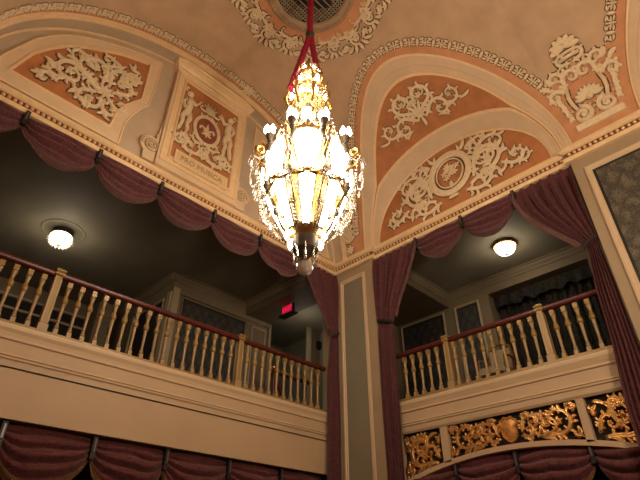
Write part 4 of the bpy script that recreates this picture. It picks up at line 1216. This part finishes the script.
# ================================================================== GILT FRIEZE PANELS ON THE RIGHT BALCONY FRONT
def frieze(ya, yb, lab, kind):
    """ya > yb; u runs right in view"""
    t = thing('gilt_panel', lab, 'frieze panel', (XF+.08, (ya+yb)/2, zb((ya+yb)/2)+.07), 'gilt scroll panels on the right balcony front')
    mb = MB(); N = 16
    mb.grid([[(XF+.085, lerp(ya, yb, k/N), zb(lerp(ya, yb, k/N))+.06), (XF+.085, lerp(ya, yb, k/N), 2.09)] for k in range(N+1)], 0, False); mb.build('backing', M['void'], t)
    W = ya-yb; mid = (ya+yb)/2
    mp = lambda u, v, h: (XF+.075-h, mid-u, zb(mid-u)+.075+v*(2.08-zb(mid-u)-.075))
    o = Orn(0)
    if kind == 'shield':
        SH = [(0, .03), (.06, .10), (.12, .24), (.135, .42), (.115, .56), (.15, .66), (.145, .82), (.10, .86), (.06, .95), (0, .90)]
        SH = SH+[(-a, b) for a, b in SH[-2:0:-1]]
        def ringS(k, h): return [mp(a*k, .48+(b-.48)*k, h) for a, b in SH]
        m2 = MB(); m2.grid([ringS(1, 0), ringS(1, .05), ringS(.95, .07), ringS(.86, .07), ringS(.80, .045)], 0, False, close=True)
        m2.build('shield_border', M['orn'], t)
        m2 = MB(); m2.grid([ringS(.80, .045), ringS(.55, .060), ringS(.25, .068), ringS(.02, .07)], 0, True, close=True); m2.build('shield', M['shield'], t)
        A = .55                                            # drawing height in metres -> v = y/A
        o.scroll((.46, .07), .35, 1.02, 6.2, .034, 10)
        o.scroll((.46, .07), .60, .62, 5.6, .026, 5)
        o.scroll((.19, .18), 1.15, .60, -5.6, .032, 8)
        o.scroll((.42, .26), 1.05, .44, -5.4, .026, 6)
        o.scroll((.17, .12), .10, .40, 5.2, .028, 6)
        o.scroll((.38, .16), -.6, .26, 5.0, .022, 4)
        o.scroll((.20, .48), .0, .24, -5.0, .022, 4)
        o.scroll((.92, .10), -.3, .22, 5.0, .022, 4)
        o.scroll((.88, .50), .2, .24, -5.0, .022, 3)
        for x, y, a, b in ((.98, .40, 1.2, 1.2), (1.0, .20, -1.2, -1.2), (.94, .07, -.2, 1.4), (.95, .50, .1, -1.2), (.42, .12, .5, 1.6), (.30, .08, .8, 1.6), (.26, .10, -.9, -1.2), (.40, .46, .2, -1.4), (.66, .50, .1, -1.4), (.56, .22, 1.4, 1.4), (.20, .46, .8, -1.2), (.48, .06, -.4, 1.2)): o.comma((x, y), a, .17, .032, b)
        o.mirror(0)
    else:
        A = .60
        o.scroll((-.26, .04), .40, 1.12, 6.2, .038, 11)
        o.scroll((-.30, .12), 1.05, .52, -5.4, .032, 7)
        o.scroll((-.12, .40), 1.0, .36, -5.2, .026, 5)
        o.scroll((.16, .46), .5, .28, -5.0, .024, 4)
        o.scroll((.20, .08), -.2, .26, 5.0, .024, 4)
        o.scroll((-.32, .34), 1.9, .24, 5.0, .022, 4)
        o.scroll((-.05, .16), .9, .55, 5.6, .024, 4)
        for x, y, a, b in ((.28, .40, 1.0, 1.2), (.30, .22, -1.2, -1.2), (.26, .08, -.2, 1.4), (-.32, .10, .9, 1.4), (-.34, .34, 1.6, -1.2), (-.30, .53, .2, -1.3), (-.08, .55, .1, -1.3), (-.2, .05, -.2, 1.4), (.34, .54, -.3, 1.2)): o.comma((x, y), a, .17, .034, b)
        if kind == 'left': o.xform(lambda p: (-p[0], p[1]))
    lim = W/2-.015
    def g(u, v, h): return mp(max(-lim, min(lim, u)), min(.99, max(.01, v/A)), h)
    o.mesh(g, .065, .002, False, 1.02).build('scrollwork', M['orn'], t)
frieze(5.46, 4.67, 'smallest gilt scroll panel, left end of the right balcony front beside the curtain', 'left')
frieze(4.53, 2.40, 'wide gilt scroll panel with a central shield on the right balcony front', 'shield')
frieze(2.29, 1.50, 'gilt scroll panel at the right end of the balcony front, cut by the picture edge', 'right')

# ================================================================== FIGURED WALL PANELS
def wall_panel(lab, mapf, u0, u1, v0, v1, fm, cloth, fw=.09, grp=None, black=True):
    t = thing('wall_panel', lab, 'wall panel', mapf((u0+u1)/2, v0, 0), grp)
    mb = MB(); rect_frame(mb, mapf, u0, u1, v0, v1, [(0, 0), (0, .035), (.25*fw, .045), (.45*fw, .03), (.85*fw, .03), (fw, .012)]); mb.build('frame', fm, t)
    if black:
        mb = MB(); rect_frame(mb, mapf, u0+fw, u1-fw, v0+fw, v1-fw, [(0, .014), (.02, .022), (.04, .014)]); mb.build('inner_bead', M['black'], t)
    mb = MB(); i = fw; mb.poly([mapf(u0+i, v0+i, .011), mapf(u1-i, v0+i, .011), mapf(u1-i, v1-i, .011), mapf(u0+i, v1-i, .011)]); mb.build('figured_cloth', cloth, t)
wall_panel('tall panel of dark figured cloth in a cream frame on the far right pier', pier, .18, 1.15, -1.0, 5.60, M['parapet_hi'], M['wallcloth'], .10)
mBk = lambda u, v, h: (u, 9.45-h, v)
mRk = lambda u, v, h: (10.1-h, u, v)
G = 'dark panels inside the balconies'
wall_panel('wide dark figured panel on the left balcony back wall', mBk, 4.95, 6.85, 2.9, 5.38, M['balwall'], M['wallcloth_dk'], .05, G)
wall_panel('small plain framed panel right of the wide dark panel, below the exit sign', mBk, 7.02, 7.48, 2.9, 5.30, M['casing'], M['soffit'], .04, G, False)
wall_panel('small dark square panel in the right balcony beside the draped doorway', mRk, 4.70, 5.36, 3.0, 5.46, M['casing'], M['wallcloth_dk'], .05, G)
wall_panel('wide dark panel in the deep corner of the right balcony', mRk, 5.66, 6.98, 3.0, 5.46, M['casing'], M['wallcloth_dk'], .05, G)
wall_panel('dark panel on the side return deep in the left balcony', lambda u, v, h: (4.70-h, u, v), 9.75, 11.2, 2.7, 5.35, M['casing'], M['dark'], .05, G)

# drapes in the right balcony doorway
def drape(y0, y1, lab, seed):
    t = thing('drape', lab, 'curtain', (10.5, (y0+y1)/2, ZF), 'charcoal drapes of the inner doorway')
    rnd = random.Random(seed); mb = MB(); n = 60
    rows = []
    for j in range(9):
        z = lerp(5.30, ZF+.02, j/8); rows.append([(10.5+.05*sin(i*.62+.3*sin(j))+.02*sin(i*1.7), lerp(y0, y1, i/n), z) for i in range(n+1)])
    mb.grid(rows, 0, True); mb.build('drape_cloth', M['drape'], t)
drape(2.22, 3.30, 'charcoal patterned drape, right half of the doorway behind the right balustrade', 1)
drape(3.32, 4.40, 'charcoal patterned drape, left half of the doorway behind the right balustrade', 2)
mb = MB(); n = 90
mb.grid([[(10.32+.03*sin(i*.5)*(j+.3), lerp(2.18, 4.42, i/n), 5.48-(.16+.05*abs(sin(i*TAU/60*1.5)))*j) for i in range(n+1)] for j in (0, .5, 1, 1.5)], 0, True)
tag(mb.build('valance', M['drape']), 'scalloped charcoal valance across the top of the inner doorway', 'curtain')

# ================================================================== CEILING LAMPS, EXIT SIGN, FURNITURE
t = thing('ceiling_lamp', 'round beaded-glass ceiling lamp glowing on the left balcony ceiling', 'ceiling lamp', (2.12, 9.55, ZC-.36), 'balcony ceiling lamps')
mb = MB(); mb.lathe((2.12, 9.55, ZC), [(.17, 0), (.19, -.03), (.18, -.09), (.20, -.10), (.20, -.12), (.05, -.12)], 24); mb.build('canopy', M['bronze'], t)
mb = MB(); mb.lathe((2.12, 9.55, ZC-.12), [(.19, 0), (.215, -.04), (.205, -.12), (.16, -.19), (.08, -.22), (.01, -.23)], 24); mb.build('glass_bowl', M['lampglass'], t)
mb = MB()
for k in range(16):
    a = TAU*k/16
    for j in range(3): mb.ball((2.12+(.235-.03*j)*cos(a), 9.55+(.235-.03*j)*sin(a), ZC-.24-.045*j), .018, 5, 4, 0, 1.3, False)
mb.build('crystal_fringe', M['crystal'], t)
mb = MB(); mb.lathe((2.12, 9.55, ZC-.35), [(.05, .01), (.05, -.01), (.02, -.03), (.005, -.06)], 10); mb.build('finial', M['bronze'], t)
mb = MB(); mb.lathe((2.12, 9.55, ZC), [(.43, -.001), (.42, -.008), (.40, -.010), (.38, -.003), (.20, -.002)], 40); mb.build('ceiling_rose', M['balceil'], t)
t = thing('ceiling_lamp', 'round frosted-glass ceiling lamp shining on the right balcony ceiling', 'ceiling lamp', (8.95, 3.34, ZC-.26), 'balcony ceiling lamps')
mb = MB(); mb.lathe((8.95, 3.34, ZC), [(.20, 0), (.235, -.02), (.235, -.05), (.215, -.06), (.05, -.06)], 28)
for k in range(28):
    a = TAU*k/28; mb.ball((8.95+.232*cos(a), 3.34+.232*sin(a), ZC-.06), .02, 5, 4)
mb.build('rim', M['brass'], t)
mb = MB(); mb.lathe((8.95, 3.34, ZC-.055), [(.215, 0), (.205, -.07), (.165, -.14), (.10, -.185), (.01, -.20)], 28); mb.build('glass_bowl', M['lampglass'], t)
mb = MB(); mb.lathe((8.95, 3.34, ZC-.255), [(.03, .01), (.032, -.01), (.015, -.03), (.004, -.045)], 10); mb.build('finial', M['bronze'], t)

EX, EY, EZ = 7.12, 8.20, 5.37
t = thing('exit_sign', 'small glowing red exit sign under the soffit in the left balcony', 'sign', (EX, EY, EZ-.2))
mb = MB(); mb.box(EX, EX+.07, EY-.19, EY+.19, EZ-.125, EZ+.125, 0); mb.build('housing', M['black'], t)
mb = MB(); mb.box(EX-.06, EX+.13, EY-.25, EY+.25, EZ-.155, EZ-.125, 0); mb.build('base', M['black'], t)
mb = MB(); mb.box(EX+.02, EX+.05, EY-.04, EY+.04, EZ+.12, ZL+.01, 0); mb.build('bracket', M['black'], t)
mb = MB(); mb.box(EX-.01, EX, EY-.17, EY+.17, EZ-.11, EZ+.11, 0); fc = mb.build('face', M['exitface'], t)
text_mesh('lettering', 'EXIT', .165, fc, M['exit'], lambda x, y, z: (EX-.012-z, EY-x, EZ+y), .003)

# gilt armchair behind the right balustrade
def chair(cx, cy, lab):
    t = thing('armchair', lab, 'chair', (cx, cy, ZF))
    Z = lambda z: ZF+z
    mb = MB(); mb.box(cx-.24, cx+.24, cy-.25, cy+.25, Z(.40), Z(.48), 0); mb.box(cx-.22, cx+.22, cy-.23, cy+.23, Z(.48), Z(.53), 0); mb.build('seat', M['upholstery'], t)
    mb = MB(); mb.grid([[(cx+.22+.06*(z-.5)+d, cy+u, Z(z)) for u in (-.20, -.1, 0, .1, .20)] for z, d in ((.55, 0), (.75, .01), (.95, .0), (.98, .03), (.75, .05), (.55, .05))], 0, True); mb.build('backrest', M['upholstery'], t)
    mb = MB()
    for s_ in (-1, 1): mb.tube([(cx+.22, cy+s_*.23, Z(.5)), (cx+.25, cy+s_*.235, Z(.80)), (cx+.27, cy+s_*.20, Z(1.02))], .022, 6)
    mb.tube([(cx+.26, cy-.22, Z(.98)), (cx+.275, cy-.1, Z(1.05)), (cx+.28, cy, Z(1.08)), (cx+.275, cy+.1, Z(1.05)), (cx+.26, cy+.22, Z(.98))], .024, 6); mb.build('back_frame', M['chairwood'], t)
    for s_ in (-1, 1):
        mb = MB(); mb.tube([(cx+.24, cy+s_*.24, Z(.72)), (cx+.05, cy+s_*.26, Z(.74)), (cx-.15, cy+s_*.25, Z(.70)), (cx-.17, cy+s_*.25, Z(.50))], .022, 6); mb.build('armrest', M['chairwood'], t)
        for e in (-1, 1):
            mb = MB(); mb.tube([(cx+e*.21, cy+s_*.22, Z(.42)), (cx+e*.24, cy+s_*.24, Z(.22)), (cx+e*.23, cy+s_*.23, Z(.0))], [.03, .022, .016], 6); mb.build('leg', M['chairwood'], t)
chair(8.35, 3.80, 'gilt wooden armchair with ivory upholstery behind the right balustrade')

mb = MB(); mb.box(9.30, 9.46, 9.33, 9.40, 5.32, 5.55, 0); mb.box(9.33, 9.43, 9.31, 9.33, 5.36, 5.50, 0)
tag(mb.build('wall_box', M['black']), 'small black box on the wall beside the corner curtain, left balcony', 'wall fitting')

# mahogany stair rail seen through the left balustrade
t = thing('stair_rail', 'dark red stair handrail with sloping brace behind the right end of the left balustrade', 'handrail', (7.3, 8.2, ZF))
mb = MB(); mb.tube([(6.75, 8.3, 3.78), (8.05, 8.3, 3.78)], .05, 8); mb.build('handrail', M['mahog'], t)
mb = MB(); mb.tube([(6.85, 8.3, 3.74), (7.75, 8.3, ZF+.02)], .045, 6); mb.build('brace', M['mahog'], t)
for x in (6.9, 7.85):
    mb = MB(); mb.lathe((x, 8.3, ZF), [(.06, 0), (.05, .1), (.04, .6), (.05, 1.15), (.03, 1.24)], 10); mb.build('post', M['mahog'], t)
mb = MB(); mb.ball((6.9, 8.3, 3.88), .06, 10, 7); mb.build('brass_knob', M['brass'], t)

# ================================================================== LIGHT AND CAMERA
def point(name, loc, e, col, r=.2):
    l = bpy.data.lights.new(name, 'POINT'); l.energy = e; l.color = col; l.shadow_soft_size = r
    o = bpy.data.objects.new(name, l); COL.objects.link(o); o.location = (loc[0], loc[1], loc[2]+CZ); return o
WARM = (1.0, .82, .60)
point('fill_next_bay', (3.43, BAYS[1], 3.2), 520, WARM, .5)  # unseen fill added to lift the light, standing in for a presumed chandelier
point('lamp_left_balcony', (2.12, 9.55, ZC-.55), 16, WARM, .1)
point('lamp_right_balcony', (8.95, 3.34, ZC-.40), 15, WARM, .1)
point('fill_left_passage', (8.25, 8.75, 5.25), 9, (1.0, .86, .66), .2)  # added fill without a fitting, brightens the passage walls and soffit
w = bpy.data.worlds.new('world'); SC.world = w; w.use_nodes = True
w.node_tree.nodes['Background'].inputs[0].default_value = (.9, .7, .5, 1); w.node_tree.nodes['Background'].inputs[1].default_value = .02

f, pitch, roll, yaw = 490.65, math.radians(34.425), math.radians(.07), math.radians(44.82)
F = Vector((cos(pitch)*cos(yaw), cos(pitch)*sin(yaw), sin(pitch)))
R = Vector((sin(yaw), -cos(yaw), 0)); U = R.cross(F)
R2 = R*cos(roll)+U*sin(roll); U2 = U*cos(roll)-R*sin(roll)
from mathutils import Matrix
cam = bpy.data.cameras.new('camera'); co = bpy.data.objects.new('camera', cam); COL.objects.link(co)
cam.sensor_width = 36; cam.lens = 36*f/640; cam.clip_start = .05
mt = Matrix((R2, U2, -F)).transposed().to_4x4(); mt.translation = Vector((0, 0, CZ)); co.matrix_world = mt
SC.camera = co
SC.view_settings.view_transform = 'Standard'; SC.view_settings.look = 'None'; SC.view_settings.gamma = 1
SC.view_settings.use_curve_mapping = False
SC.view_settings.exposure = 0.2
